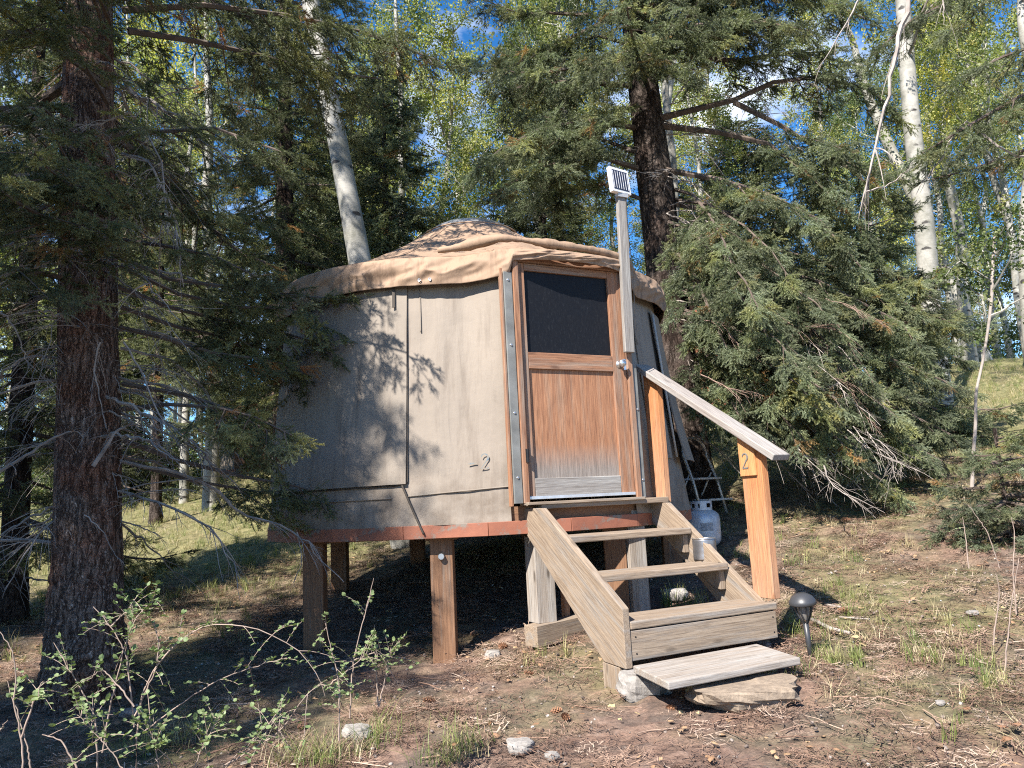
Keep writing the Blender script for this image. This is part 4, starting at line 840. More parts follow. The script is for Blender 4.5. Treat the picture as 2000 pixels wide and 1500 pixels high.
def trunk_mesh(P, Rd, n=24, rough=.03, rid=9, seed=0, m_=60):
    P = np.asarray(P, float); u = np.linspace(0, 1, len(P)); uu = np.linspace(0, 1, m_); Q = np.stack([np.interp(uu, u, P[:, j]) for j in range(3)], -1)
    for _ in range(2): Q[1:-1] = (Q[:-2]+2*Q[1:-1]+Q[2:])/4
    Rr_ = np.interp(uu, u, Rd); th = np.arange(n)*2*np.pi/n; A, Bq = np.meshgrid(uu, th, indexing='ij'); Ls = np.linalg.norm(P[-1]-P[0])
    c = np.stack([np.cos(Bq).ravel()*rid/6, np.sin(Bq).ravel()*rid/6, A.ravel()*Ls*1.2], -1); nn = vnoise(c, 1.6, seed, 3).reshape(A.shape)
    nn2 = vnoise(c*[3.2, 3.2, 2.2], 1.6, seed+1, 2).reshape(A.shape)
    big = vnoise(np.stack([np.cos(Bq).ravel(), np.sin(Bq).ravel(), A.ravel()*Ls*.55], -1), 1.0, seed+2, 2).reshape(A.shape); rr_ = Rr_[:, None]*(1+rough*1.8*nn+rough*1.1*nn2+.09*big)
    G = Q[:, None]+np.stack([rr_*np.cos(Bq), rr_*np.sin(Bq), np.zeros_like(rr_)], -1); return MB().grid(G, True), Q
def spruce(label, base, top, r0, seed, z0, Lmax, Lpow=.8, per=3.3, dz=.30, dens=1.0, ss=.36, droop=.3, coll=None, group=None, dead=(0, 0, 0), explicit=None, tn=20, trunk_mat=None, fine=False, name='spruce_tree', Lmin=.3, skip=None, sec=.45, gap=.17, deadlen=.9):
    rg = np.random.default_rng(seed); base = np.array(base, float); top = np.array(top, float); H = top[2]-base[2]; coll = coll or P_spray
    rt = root(name, label, 'spruce tree', tuple(base), group)
    Pt = [base-[0, 0, .15], base+(top-base)*.02, base+(top-base)*.06, base+(top-base)*.35, top]; Rt = [r0*1.5, r0*1.25, r0*1.06, r0*.80, .015]
    tb, Q = trunk_mesh([p-base for p in Pt], Rt, 72 if fine else tn, .05 if fine else .03, 12, seed, 420 if fine else 60)
    part(rt, 'trunk', tb, trunk_mat or M['bark_dark'], smooth=not fine)
    cr_ = Crown(); axis = lambda z: base+(top-base)*((z-base[2])/H)
    z = base[2]+z0; az = rg.uniform(0, 6.28)
    while z < top[2]-.15:
        t = (z-base[2]-z0)/(H-z0); Lb = Lmin+(Lmax-Lmin)*(1-t)**Lpow
        for k in range(int(per+rg.uniform(0, 1))):
            az += 2.399+rg.normal(0, .25); l = Lb*rg.uniform(.6, 1.12); d = np.array([math.cos(az), math.sin(az), 0]); p0 = axis(z)+[0, 0, rg.uniform(-.1, .1)]
            if skip and skip(p0, d, l): continue
            e = p0+d*l+np.array([0, 0, l*(-.42*droop*2*(1-t)+.30*t)])
            P = bez(p0, e, .10, 8, up=.06); P[-2:] += [[0, 0, .01*l], [0, 0, .05*l]]
            live_branch(cr_, P-base, .012+.012*l, rg, .12, dens, ss=ss, droop=droop, sec=sec, gap=gap)
        z += dz*rg.uniform(.7, 1.25)
    nd_, zlo, zhi = dead
    for k in range(nd_):
        z = base[2]+rg.uniform(zlo, zhi); az = rg.uniform(0, 6.28); l = deadlen*rg.uniform(.4, 1.5); d = np.array([math.cos(az), math.sin(az), rg.uniform(-.35, .3)]); p0 = axis(z); tt = np.linspace(0, 1, 6)[:, None]
        dead_branch(cr_.dead, p0-base+d*l*tt+np.array([0, 0, -.35*l])*tt**2, .007+.006*l, rg, 7, .55)
    if explicit: explicit(cr_, base, rg)
    if cr_.wood.n: part(rt, 'limbs', cr_.wood, M['twig_dark'], kind='stuff')
    if cr_.dead.n: part(rt, 'dead_twigs', cr_.dead, M['twig'], kind='stuff')
    if cr_.P:
        D = np.array(cr_.D); c = scatter('crown', coll, np.array(cr_.P), dir2rot(D, rg.normal(0, .45, len(D))), cr_.S, rt, seed, kind='stuff'); W[c.name] = wm(rt)
    rt['n'] = len(cr_.P); return rt
def pxpath(pts, yd): return np.array([at(x, y, d) for (x, y), d in zip(pts, np.broadcast_to(yd, (len(pts),)))])
# --- the near spruce on the left -----------------------------------------------------------
bL = onground(168, 1372); tL = at(182, -1600, bL[1]+.35); TLY = bL[1]
def exL(cr_, base, rg):
    y = TLY
    def lb(pts, d, r0=.02, leaf0=.25, **k): live_branch(cr_, pxpath(pts, d)-base, r0, rg, leaf0, **k)
    # living boughs reaching right, before the yurt wall
    lb([(225, 500), (330, 545), (440, 560), (560, 575), (660, 585), (700, 588)], [y, y+.2, y+.35, y+.45, y+.5, y+.5], .022, .3, sec=.28, ss=.28, droop=.12, gap=.12)
    lb([(230, 560), (330, 600), (430, 625), (520, 640), (610, 668), (672, 700)], [y, y+.25, y+.4, y+.5, y+.6, y+.6], .022, .25, sec=.40, ss=.33, droop=.25, gap=.12)
    lb([(235, 640), (320, 660), (420, 690), (500, 700), (575, 715)], [y, y-.1, y-.05, y+.1, y+.2], .02, .25, sec=.36, ss=.30, droop=.3, gap=.13)
    lb([(240, 470), (320, 480), (420, 500), (500, 540)], [y, y-.2, y-.3, y-.3], .02, .3, sec=.3, ss=.27, droop=.3, gap=.13)
    lb([(235, 800), (330, 790), (420, 795), (500, 815), (570, 850)], [y, y-.3, y-.5, y-.6, y-.7], .02, .55, sec=.36, ss=.28, droop=.45, gap=.12)
    lb([(240, 860), (350, 900), (470, 930), (580, 950), (690, 985)], [y, y+.2, y+.5, y+.6, y+.7], .022, .55, sec=.40, ss=.30, droop=.45, gap=.12)
    lb([(130, 380), (60, 420), (-60, 470)], [y, y-.2, y-.3], .02, .2, sec=.4, ss=.3); lb([(130, 560), (40, 600), (-80, 660)], [y, y+.3, y+.5], .02, .3, sec=.4, ss=.28)
    lb([(150, 300), (280, 260), (420, 250), (560, 300)], [y, y-.4, y-.7, y-.8], .025, .3, sec=.35, ss=.3, droop=.35)
    for k in range(18):   # boughs towards the sun, whose shade dapples the yurt wall
        a = rg.uniform(-1.8, -1.05); z = rg.uniform(2.9, 6.2)-base[2]; l = rg.uniform(1.0, 2.0); d = np.array([math.cos(a), math.sin(a), rg.uniform(-.25, .0)]); p = np.array([.03*z*0, 0, z])
        live_branch(cr_, bez(p, p+d*l, .08, 7, .05), .022, rg, .3, .8, sec=.42, ss=.32, droop=.3, gap=.2)
    lb([(250, 60), (380, 80), (520, 110), (640, 150), (720, 210)], [y, y+.3, y+.8, y+1.1, y+1.2], .03, .3, sec=.4, ss=.36, droop=.4); lb([(240, 20), (400, 10), (560, 30), (700, 60), (860, 120)], [y, y, y+.3, y+.6, y+.7], .03, .35, sec=.38, ss=.36, droop=.45, dens=1.2)
    lb([(235, 600), (350, 640), (450, 660), (540, 690), (600, 760)], [y, y+.3, y+.6, y+.8, y+.9], .02, .3, sec=.42, ss=.34, droop=.45); lb([(235, 520), (350, 575), (470, 600), (560, 600), (640, 640)], [y, y+.1, y+.2, y+.4, y+.4], .02, .3, sec=.36, ss=.32, droop=.3, gap=.13)
    lb([(240, 750), (360, 770), (450, 800), (520, 840), (540, 900)], [y, y-.2, y-.4, y-.5, y-.5], .02, .4, sec=.34, ss=.30, droop=.5, gap=.13); lb([(240, 900), (380, 940), (500, 960), (600, 960)], [y, y+.4, y+.8, y+.9], .02, .5, sec=.42, ss=.34, droop=.4, gap=.12)
    # dead arching twigs
    def db(pts, d, r0=.006, tw=5, tl=.3, **k): dead_branch(cr_.dead, pxpath(pts, d)-base, r0, rg, tw, tl, **k)
    f_ = y-.3
    db([(164, 1006), (196, 1027), (217, 1069), (245, 1108)], f_, .005, 3, .12); db([(196, 668), (182, 727), (196, 780), (210, 836)], f_, .008, 5)
    db([(241, 668), (273, 724), (315, 811), (350, 867), (367, 913)], f_-.1, .008, 6); db([(0, 608), (21, 626), (42, 668), (49, 706), (73, 727)], f_-.3, .008, 4)
    db([(0, 920), (60, 886), (112, 850), (150, 838)], f_-.1, .012, 5); db([(182, 910), (217, 857), (238, 836), (262, 828)], f_, .016, 7)
    db([(200, 770), (245, 790), (315, 822), (385, 871), (420, 915)], [y, f_, f_, f_, f_], .016, 26, .42, hang=.7); db([(255, 220), (224, 231), (196, 245), (171, 245), (175, 259), (210, 280), (241, 318)], f_, .009, 6)
    db([(388, 168), (350, 175), (301, 192), (250, 240)], f_, .008, 8, .35); db([(240, 170), (280, 189), (350, 231), (455, 329)], [y, y, y-.1, y-.2], .022, 20, .5)
    db([(119, 472), (154, 466), (196, 500), (231, 521)], f_-.1, .010, 4); db([(238, 300), (300, 320), (340, 420), (360, 560)], [y, f_, f_, f_], .014, 22, .5)
    db([(238, 230), (300, 270), (330, 400), (300, 480)], [y, f_, f_-.1, f_-.1], .010, 18, .5); db([(235, 900), (380, 930), (480, 1000), (580, 1040), (620, 1090), (672, 1142)], [y, y, y+.2, y+.3, y+.3, y+.3], .012, 20, .40)
    db([(580, 1040), (590, 1090), (575, 1140)], y+.3, .006, 3, .2); db([(235, 960), (330, 985), (420, 1040), (470, 1130)], [y, f_, f_, f_], .012, 20, .4)
    db([(120, 1000), (60, 1060), (10, 1150)], [y, f_, f_], .010, 14, .4); db([(115, 700), (60, 690), (-20, 740)], [y, f_, f_], .012, 16, .4); db([(235, 680), (330, 700), (400, 760), (430, 830)], [y, y+.2, y+.3, y+.3], .012, 22, .45)
    for k in range(26):
        x0 = 150 if k % 2 else 230; yy = rg.uniform(230, 1050); dx = rg.uniform(60, 240)*(1 if x0 > 200 else -1); dy = rg.uniform(-40, 180)
        q = rg.uniform(-.7, .4); db([(x0, yy), (x0+dx*.5, yy+dy*.25-15), (x0+dx, yy+dy)], [y, y+q*.5, y+q], .006, 8, .35)
spruce('big reddish-barked spruce with bare dead twigs, nearest tree, left of the yurt', bL, tL, (.215), 3, 4.05, 2.9, .7, per=2.3, dz=.36, dens=.65, ss=.38, droop=.42, explicit=exL, trunk_mat=M['bark'], fine=True, dead=(64, 1.0, 5.2), skip=lambda p, d, l: (d[1] < -.75 and l > 1.2 and p[2] < 5.0) or (d[0] > .25 and d[1] < -.45 and p[2] < 7.5) or (d[0] > .45 and p[2] < 5.9))
# --- the big spruce behind the yurt, right ---------------------------------------------------
yR = 9.9; bR = at(1352, 985, yR); bR[2] = gz(bR[0], yR); tR = at(1115, -1050, yR+.2)
part_later = []
def exR(cr_, base, rg):
    BR = MB()
    def lb(pts, d, r0=.03, leaf0=.25, **k):
        k.setdefault('ss', .42); k.setdefault('sec', .36); live_branch(cr_, pxpath(pts, d)-base, r0, rg, leaf0, **k)
    def db(pts, d, r0=.01, tw=12, tl=.5, **k): dead_branch(cr_.dead, pxpath(pts, d)-base, r0, rg, tw, tl, **k)
    y = yR
    # left side masses
    lb([(1240, 168), (1122, 159), (1035, 164), (958, 189)], [y, y-.2, y-.3, y-.3], .045, .25, droop=.3, sec=.3)
    lb([(1245, 250), (1150, 235), (1060, 250), (980, 290), (930, 330)], [y, y-.5, y-.9, y-1.1, y-1.2], .04, .15, dens=1.3)
    lb([(1250, 330), (1150, 300), (1050, 330), (960, 380)], [y, y-.3, y-.6, y-.8], .04, .15, dens=1.2); lb([(1250, 300), (1170, 270), (1090, 280), (1030, 340)], [y, y+.6, y+1, y+1.2], .035, .15)
    lb([(1255, 390), (1180, 360), (1100, 370), (1020, 410)], [y, y+.4, y+.6, y+.7], .03, .2, sec=.3); lb([(1150, 30), (1070, 25), (1017, 28), (947, 0)], [y, y, y, y-.1], .03, .3, sec=.16)
    lb([(1240, 90), (1170, 70), (1090, 90), (1000, 110)], [y, y+.5, y+.8, y+.9], .03, .45, sec=.2)
    # right side, bare to the eye, sky behind
    lb([(1262, 100), (1350, 112), (1440, 119), (1560, 100), (1680, 130)], [y, y-.1, y-.2, y-.3, y-.4], .05, .35); lb([(1262, 60), (1360, 50), (1470, 40), (1580, 60)], [y, y-.6, y-1, y-1.2], .045, .15, dens=1.2)
    lb([(1260, 20), (1350, -10), (1460, -20), (1600, 0), (1700, 40)], [y, y-.3, y-.5, y-.6, y-.6], .045, .15, dens=1.3); lb([(1262, -40), (1370, -60), (1500, -50), (1640, -30)], [y, y+.4, y+.8, y+1], .045, .15, dens=1.2)
    lb([(1275, 235), (1345, 217), (1433, 196), (1510, 161), (1600, 150), (1700, 175), (1760, 230)], [y, y-.1, y-.2, y-.2, y-.2, y-.2, y-.2], .05, .55)
    lb([(1433, 200), (1524, 245), (1597, 290), (1660, 330), (1740, 400)], [y-.2, y-.3, y-.4, y-.4, y-.4], .04, .3, dens=1.2, sec=.5); lb([(1280, 245), (1405, 259), (1496, 280), (1566, 329), (1640, 400), (1700, 470)], [y, y-.2, y-.3, y-.4, y-.5, y-.6], .05, .4, dens=1.3, sec=.42)
    lb([(1285, 330), (1400, 350), (1500, 380), (1600, 430), (1680, 520)], [y, y-.6, y-1, y-1.2, y-1.3], .045, .2, dens=1.1)
    # sweeping skirts, lower right
    for i, (ys, xe, ye, dq) in enumerate([(440, 1530, 560, -1.2), (450, 1620, 600, -1.3), (470, 1690, 690, -1.0), (430, 1450, 560, -1.6), (500, 1600, 740, -1.6), (520, 1730, 800, -1.3), (560, 1500, 760, -1.8), (560, 1780, 870, -1.1), (600, 1680, 880, -1.7), (620, 1830, 800, -.8), (650, 1590, 880, -2.0), (690, 1840, 900, -1.2), (560, 1760, 640, -.5), (500, 1740, 560, -.4), (640, 1470, 860, -1.9), (700, 1750, 960, -1.5), (540, 1840, 720, .2), (480, 1420, 680, -2.0), (610, 1650, 790, -2.2), (700, 1850, 930, -.6)]):
        xs = 1290+(ys-400)*.12; xm = xs+(xe-xs)*.5; ym = ys+(ye-ys)*.32
        lb([(xs, ys), (xs+(xe-xs)*.25, ys+(ye-ys)*.10), (xm, ym), (xs+(xe-xs)*.8, ys+(ye-ys)*.75), (xe, ye)], [y, y+dq*.35, y+dq*.7, y+dq*.95, y+dq], .035, .30, sec=.34, ss=.40, droop=.42, dens=1.15)
    # dead brushy twigs under the skirts
    for k in range(30):
        x0 = rg.uniform(1340, 1560); y0 = rg.uniform(600, 860); L_ = rg.uniform(100, 260); q = rg.uniform(-2.2, -.6)
        db([(x0, y0), (x0+L_*.5, y0+L_*.35), (x0+L_, y0+L_*rg.uniform(.65, 1.0))], [y+q*.6, y+q*.8, y+q], .010, 12, .55, hang=.5)
    for k in range(16):
        x0 = rg.uniform(1270, 1330); y0 = rg.uniform(330, 700); db([(x0, y0), (x0+70, y0+rg.uniform(-20, 40)), (x0+rg.uniform(90, 190), y0+rg.uniform(20, 120))], [y, y-.6, y-1.0], .012, 12, .5)
    for k in range(12):
        x0 = rg.uniform(1300, 1500); y0 = rg.uniform(120, 320); db([(x0, y0), (x0+60, y0-20), (x0+rg.uniform(90, 170), y0+rg.uniform(-30, 60))], [y, y-.3, y-.4], .008, 12, .45)
    db([(1312, 203), (1350, 150), (1400, 120), (1440, 100)], y-.6, .012, 14, .4)
    for k in range(7):   # dead shoots sagging onto the litter
        x0 = rg.uniform(1480, 1720); y0 = rg.uniform(830, 910); q = rg.uniform(-.3, .5); db([(x0, y0), (x0+rg.uniform(10, 60), y0+40), (x0+rg.uniform(20, 150), y0+rg.uniform(60, 115))], [7.9+q, 7.7+q, 7.5+q], .008, 9, .5, hang=.2)
    for k in range(16):
        x0 = rg.uniform(1350, 1650); y0 = rg.uniform(560, 820); L_ = rg.uniform(50, 130); q = rg.uniform(-1.9, -1.2)
        dead_branch(BR, pxpath([(x0, y0), (x0+L_*.5, y0+L_*rg.uniform(.0, .4)), (x0+L_, y0+L_*rg.uniform(.3, .9))], [y+q, y+q-.1, y+q-.15])-base, .007, rg, 14, .45, hang=.5)
    for xe, ye, dq in ((1880, 640, -.3), (1885, 760, -.5), (1860, 850, -.9), (1830, 590, -.2), (1870, 700, .4), (1800, 680, -1.2)):
        ys = ye-190; lb([(1320, ys), (1450, ys+20), (1600, ys+60), (1760, ye-50), (xe, ye)], [y, y+dq*.35, y+dq*.7, y+dq*.95, y+dq], .035, .30, sec=.34, ss=.40, droop=.42, dens=1.15)
    for xe, ye, dq in ((1480, 600, -2.5), (1560, 720, -2.5), (1640, 640, -1.9), (1600, 800, -2.3), (1430, 520, -2.1), (1700, 740, -1.8), (1540, 540, -1.9), (1760, 820, -1.5), (1500, 660, -2.3), (1660, 880, -1.9)):
        ys = ye-170; lb([(1320, ys+20), (1320+(xe-1320)*.3, ys+30), (1320+(xe-1320)*.6, ys+70), (1320+(xe-1320)*.85, ye-50), (xe, ye)], [y, y+dq*.35, y+dq*.7, y+dq*.95, y+dq], .028, .45, sec=.34, ss=.38, droop=.5, dens=1.1)
    part_later.append(BR)
spruce('tall dark spruce behind the right side of the yurt with skirts sweeping down', bR, tR, .26, 11, 5.6, 2.6, .6, per=3.0, dz=.36, dens=.9, ss=.40, droop=.36, coll=P_sprayb, explicit=exR, tn=40, dead=(20, 1.5, 6), skip=lambda p, d, l: d[1] > .3 or (d[0] > .2 and p[2] < 7.4))
_rt = [o for o in bpy.data.objects if o.get('label', '').startswith('tall dark spruce behind')][0]; part(_rt, 'brown_dead_twigs', part_later[0], M['twig_brown'], kind='stuff')
# --- spruce just outside the frame on the right, whose boughs hang into view ------------------
yO = 5.6; bO = at(2300, 1100, yO); bO[2] = gz(bO[0], yO); tO = at(2290, -1500, yO)
def exO(cr_, base, rg):
    def lb(pts, d, r0=.02, leaf0=.3, **k):
        k.setdefault('ss', .28); k.setdefault('sec', .28); live_branch(cr_, pxpath(pts, d)-base, r0, rg, leaf0, **k)
    lb([(2290, 60), (2130, 120), (1990, 190), (1900, 240), (1800, 300)], [5.6, 5.6, 5.6, 5.6, 5.6], .03, .3, dens=1.2); lb([(2290, 20), (2100, 60), (1960, 110), (1880, 150)], [5.6, 5.5, 5.4, 5.4], .03, .3)
    lb([(2290, 200), (2100, 260), (1980, 300), (1900, 330), (1820, 350)], [5.6, 5.7, 5.8, 5.8, 5.8], .025, .45, sec=.18); lb([(2290, -100), (2060, -60), (1900, -20), (1780, 40), (1700, 110)], [5.6, 5.8, 5.9, 6, 6], .03, .35, dens=1.2)
    D = cr_.dead; dead_branch(D, pxpath([(1782, -120), (1776, 0), (1755, 95), (1730, 186), (1702, 315), (1685, 395)], 5.2)-base, .022, rg, 9, .45); dead_branch(D, pxpath([(1700, -60), (1678, 0), (1646, 63), (1597, 138)], 5.3)-base, .010, rg, 4, .2)
    dead_branch(D, pxpath([(1840, -40), (1842, 20), (1845, 48)], 5.3)-base, .008, rg, 2, .2); dead_branch(D, pxpath([(1690, 375), (1740, 360), (1780, 325)], 5.2)-base, .007, rg, 3, .2)
    dead_branch(D, pxpath([(2290, 150), (2000, 330), (1880, 230), (1830, 320), (1790, 380)], [5.6, 5.6, 5.6, 5.7, 5.7])-base, .012, rg, 10, .3); dead_branch(D, pxpath([(2290, -300), (2000, -200), (1782, -120), (1700, -60)], [5.6, 5.4, 5.2, 5.3])-base, .025, rg, 4, .3)
spruce('spruce at the right edge with orange-tipped boughs and a long hanging dead limb', bO, tO, .2, 17, 6.2, 2.3, .7, dens=.9, ss=.38, explicit=exO, coll=P_sprayb)
# --- more spruces: left mass, behind the yurt, behind the photographer -------------------------
def sp_at(label, px, d, H, r0, seed, z0, Lmax, lean=0, **k):
    x = (px-1000)/FPX*d; b_ = np.array([x, d, gz(x, d)]); return spruce(label, b_, b_+[lean, 0, H], r0, seed, z0, Lmax, **k)
sp_at('dense dark spruce behind the leaning aspen, left of the roof', 552, 12.4, 13, .2, 21, 2.4, 2.0, dens=.9, ss=.44, droop=.36, per=3.0)
sp_at('dark spruce thicket tree at the far left edge', 30, 8.6, 10, .13, 22, .9, 1.6, dens=.7, ss=.40, per=2.4, dead=(30, .4, 3))
sp_at('mid-sized spruce seen between the big trunk and the yurt', 300, 14.5, 8, .10, 23, 2.9, 1.2, dens=.7, ss=.42, coll=P_spray)
sp_at('slim spruce beyond the yurt roof, left of the skylight', 760, 14.5, 8.6, .12, 24, 1.0, 1.7, ss=.48, dens=.9, coll=P_sprayb)
sp_at('spruce with browned boughs beyond the skylight', 1080, 15.5, 8.4, .12, 25, 1.0, 1.8, ss=.48, dens=.9)
sp_at('young blue-green spruce at the foot of the big right-hand skirts', 1740, 11.5, 3.8, .06, 26, .3, 1.7, ss=.44, dens=1.0, coll=P_sprayb)
sp_at('low bushy spruce sapling in the grass at the right edge', 1935, 6.9, 1.0, .02, 27, .08, .75, ss=.20, dens=1.3, dz=.10, per=4, coll=P_sprayb, gap=.10, Lmin=.1)

# --- aspens ------------------------------------------------------------------------------------
def aspen(label, base, top, r0, seed, zl, n_limb=16, Ll=1.6, ncl=9, dark=False, group=None, cs=.62, tn=20, name='aspen_tree', wob=.12, bark_='aspen'):
    rg = np.random.default_rng(seed); base = np.array(base, float); top = np.array(top, float); H = top[2]-base[2]
    rt = root(name, label, 'aspen tree', tuple(base), group); t = np.linspace(0, 1, 9)[:, None]
    P = (top-base)*t+np.stack([rg.normal(0, wob, 9), rg.normal(0, wob, 9), np.zeros(9)], -1)*np.sin(np.pi*t); P[0, 2] -= .2
    tb, Q = trunk_mesh(P, np.interp(t[:, 0], [0, .04, .5, 1], [r0*1.25, r0, r0*.72, .02]), tn, .012, 4, seed, 50)
    part(rt, 'trunk', tb, M[bark_], smooth=True); wood_ = MB(); pts = []
    for k in range(n_limb):
        z = zl+(H-zl)*((k+rg.uniform(0, 1))/n_limb)**.9; i = min(len(Q)-2, int(z/H*len(Q))); p = Q[i]; az = rg.uniform(0, 6.28); f = 1-.55*(z-zl)/(H-zl)
        l = Ll*f*rg.uniform(.6, 1.2); d = np.array([math.cos(az), math.sin(az), rg.uniform(.15, .9)]); tt = np.linspace(0, 1, 6)[:, None]
        B = p+d*l*tt+np.array([0, 0, .25*l])*tt**2+rg.normal(0, .04*l, (6, 3))*tt; wood_.tube(B, np.linspace(.008+.012*l, .004, 6), 5, False)
        for j in range(ncl):
            u = rg.uniform(.25, 1.1); q = p+d*l*u+np.array([0, 0, .25*l])*u*u+rg.normal(0, .26*l**.6, 3); pts.append(q)
            if j % 2 == 0: b0 = B[min(5, int(min(u, 1)*5))]; wood_.tube([b0, (b0+q)/2+[0, 0, .03], q], [.006, .004, .002], 3, False)
    part(rt, 'limbs', wood_, M['twig'] if rg.uniform() < .3 else M['aspen'], kind='stuff')
    pts = np.array(pts); c = scatter('crown', P_leafd if dark else P_leafc, pts, rg.uniform(0, 6.28, (len(pts), 3)), rg.uniform(.7, 1.25, len(pts))*cs, rt, seed, kind='stuff'); W[c.name] = wm(rt)
    return rt
def as_px(label, p0, p1, d, wpx, seed, ztop, zl, **k):
    """trunk through two photo points at distance d, down to the ground and up to height ztop"""
    a = at(*p0, d); b_ = at(*p1, d); s = (a-b_)/(a[2]-b_[2]); g = b_.copy()
    for _ in range(8): g = b_+s*(gz(g[0], g[1])-b_[2])
    top = b_+s*(g[2]+ztop-b_[2]); return aspen(label, g, top, wpx/FPX*d/2, seed, zl, **k)
AG = dict(group='aspens in the wood behind the yurt')
as_px('stout leaning white aspen rising behind the left side of the yurt roof', (640, 180), (695, 480), 10.3, 54, 101, 15, 8.5, n_limb=22, ncl=12, Ll=2.0, wob=.03, tn=32)
as_px('stout pale aspen with dark scars right of the sweeping spruce skirts', (1778, 180), (1815, 590), 13.0, 42, 102, 14, 6.2, n_limb=18, ncl=10, Ll=1.8, wob=.04, tn=32)
as_px('bright white aspen leaning left, at the brow on the right', (1850, 300), (1895, 700), 19, 24, 103, 14, 5.0, ncl=13, n_limb=20)
as_px('forked pair trunk of white aspen standing on the grassy brow', (1860, 560), (1925, 710), 20.5, 30, 104, 13, 5.0, ncl=12, dark=True)
as_px('slim pale aspen between the big trunk and the second yurt', (405, 330), (409, 760), 15.5, 28, 105, 13, 6.5, n_limb=18)
as_px('thin grey aspen left of the second yurt', (372, 450), (364, 800), 16.5, 16, 106, 12, 6.5)
as_px('pale aspen trunk at the right edge of the picture', (2003, 180), (2018, 520), 13, 30, 107, 14, 3.6, ncl=12, n_limb=20, tn=32)
as_px('thin white aspen at the right edge, beyond the brow', (1940, 330), (1990, 560), 17.5, 16, 108, 13, 4.5, ncl=12)
as_px('tall aspen crown right of the patch of blue sky, above the roof', (1090, 60), (1100, 420), 16.5, 20, 109, 15, 5.5, n_limb=30, ncl=17, Ll=2.0)
as_px('aspen with thin pale stem left of the skylight', (880, 180), (870, 420), 18, 18, 110, 11.0, 3.5, n_limb=26, ncl=16, Ll=1.9)
as_px('slim aspen hidden behind the solar panel spruce', (1300, 240), (1312, 620), 14.0, 20, 111, 13, 7.5, ncl=10)
as_px('white trunk glimpsed between the yurt and the dark spruce trunk', (1320, 500), (1335, 880), 12.2, 20, 112, 13, 9)
as_px('small leafy aspen on the right with a thin curved stem', (1925, 640), (1898, 900), 8.6, 7, 113, 2.9, 1.9, n_limb=9, ncl=4, Ll=.55, cs=.42, dark=True, wob=.015, bark_='twig')
rgA = np.random.default_rng(5)
lab_a = 'slender white aspen among many standing in the background wood'
protoA = []
for i, (px, d) in enumerate([(40, 19), (300, 21), (350, 25), (1000, 24), (1420, 22), (1960, 24)]):
    x = (px-1000)/FPX*d; b_ = np.array([x, d, gz(x, d)]); protoA.append(aspen(lab_a, b_, b_+[rgA.normal(0, .5), 0, 13], .10, 200+i, 2.2 if i % 2 else 3.4, n_limb=24, ncl=13, Ll=1.9, dark=(i % 3 == 0), tn=12, cs=.72, **AG))
def copy_tree(o, x, y, rz, s):
    r = o.copy(); COL.objects.link(r); r.location = (x, y, gz(x, y)); r.rotation_euler = (0, 0, rz); r.scale = (s, s, s)
    for ch in list(o.children):
        c = ch.copy(); COL.objects.link(c); c.parent = r
    return r
spots = []
for k in range(400):
    d = rgA.uniform(17, 52); px = rgA.uniform(-250, 2250); x = (px-1000)/FPX*d
    if abs(px-960) < 40 and d < 60: continue
    if 1440 < px < 1640 and rgA.uniform() < .9: continue
    if 400 < px < 600 and d < 25: continue
    if all((x-a)**2+(d-b_)**2 > (1.6+.03*d)**2 for a, b_ in spots): spots.append((x, d))
    if len(spots) >= 95: break
for i, (x, d) in enumerate(spots): copy_tree(protoA[i % 6], x, d, rgA.uniform(0, 6.28), rgA.uniform(.75, 1.15) if abs(x/d*FPX-(-40)) > 60 else .55)
# background spruces
protoS = []; lab_s = 'dark spruce standing among the background aspens'
for i, (px, d, H) in enumerate([(180, 17, 8), (690, 20, 9), (1500, 21, 8)]):
    x = (px-1000)/FPX*d; b_ = np.array([x, d, gz(x, d)]); protoS.append(spruce(lab_s, b_, b_+[0, 0, H], .11, 300+i, .3, 1.9, Lpow=.8, per=3, dz=.42, dens=.55, ss=.95, droop=.34, coll=P_sprayf, gap=.34, sec=.36, tn=10, group='dark spruces in the background wood'))
sps = []
for k in range(300):
    d = rgA.uniform(17, 46); px = rgA.uniform(-200, 2200); x = (px-1000)/FPX*d
    if (840 < px < 1020) and d < 30: continue
    if 340 < px < 620 and d < 26: continue
    if 1780 < px < 2100 and d < 22: continue
    if all((x-a)**2+(d-b_)**2 > (2.6+.03*d)**2 for a, b_ in sps): sps.append((x, d))
    if len(sps) >= 26: break
for i, (x, d) in enumerate(sps): copy_tree(protoS[i % 3], x, d, rgA.uniform(0, 6.28), rgA.uniform(.45, 1.0))
# low leafy undergrowth closing the wood behind
n_ = 2600; d = rgA.uniform(13, 48, n_); px = rgA.uniform(-300, 2300, n_); x = (px-1000)/FPX*d
keep = ~((px > 1560) & (d < 21)) & ~((px < 600) & (d < 19)) & ~((px > 380) & (px < 620) & (d < 24)); x, d = x[keep], d[keep]
Pu = np.stack([x, d, ground(x, d)+rgA.uniform(.1, 1.0, len(x))*np.clip(d/22, .5, 1.6)], -1)
scatter('undergrowth', P_leafd, Pu, rgA.uniform(0, 6.28, (len(x), 3)), rgA.uniform(.6, 1.3, len(x)), seed=3, kind='stuff')
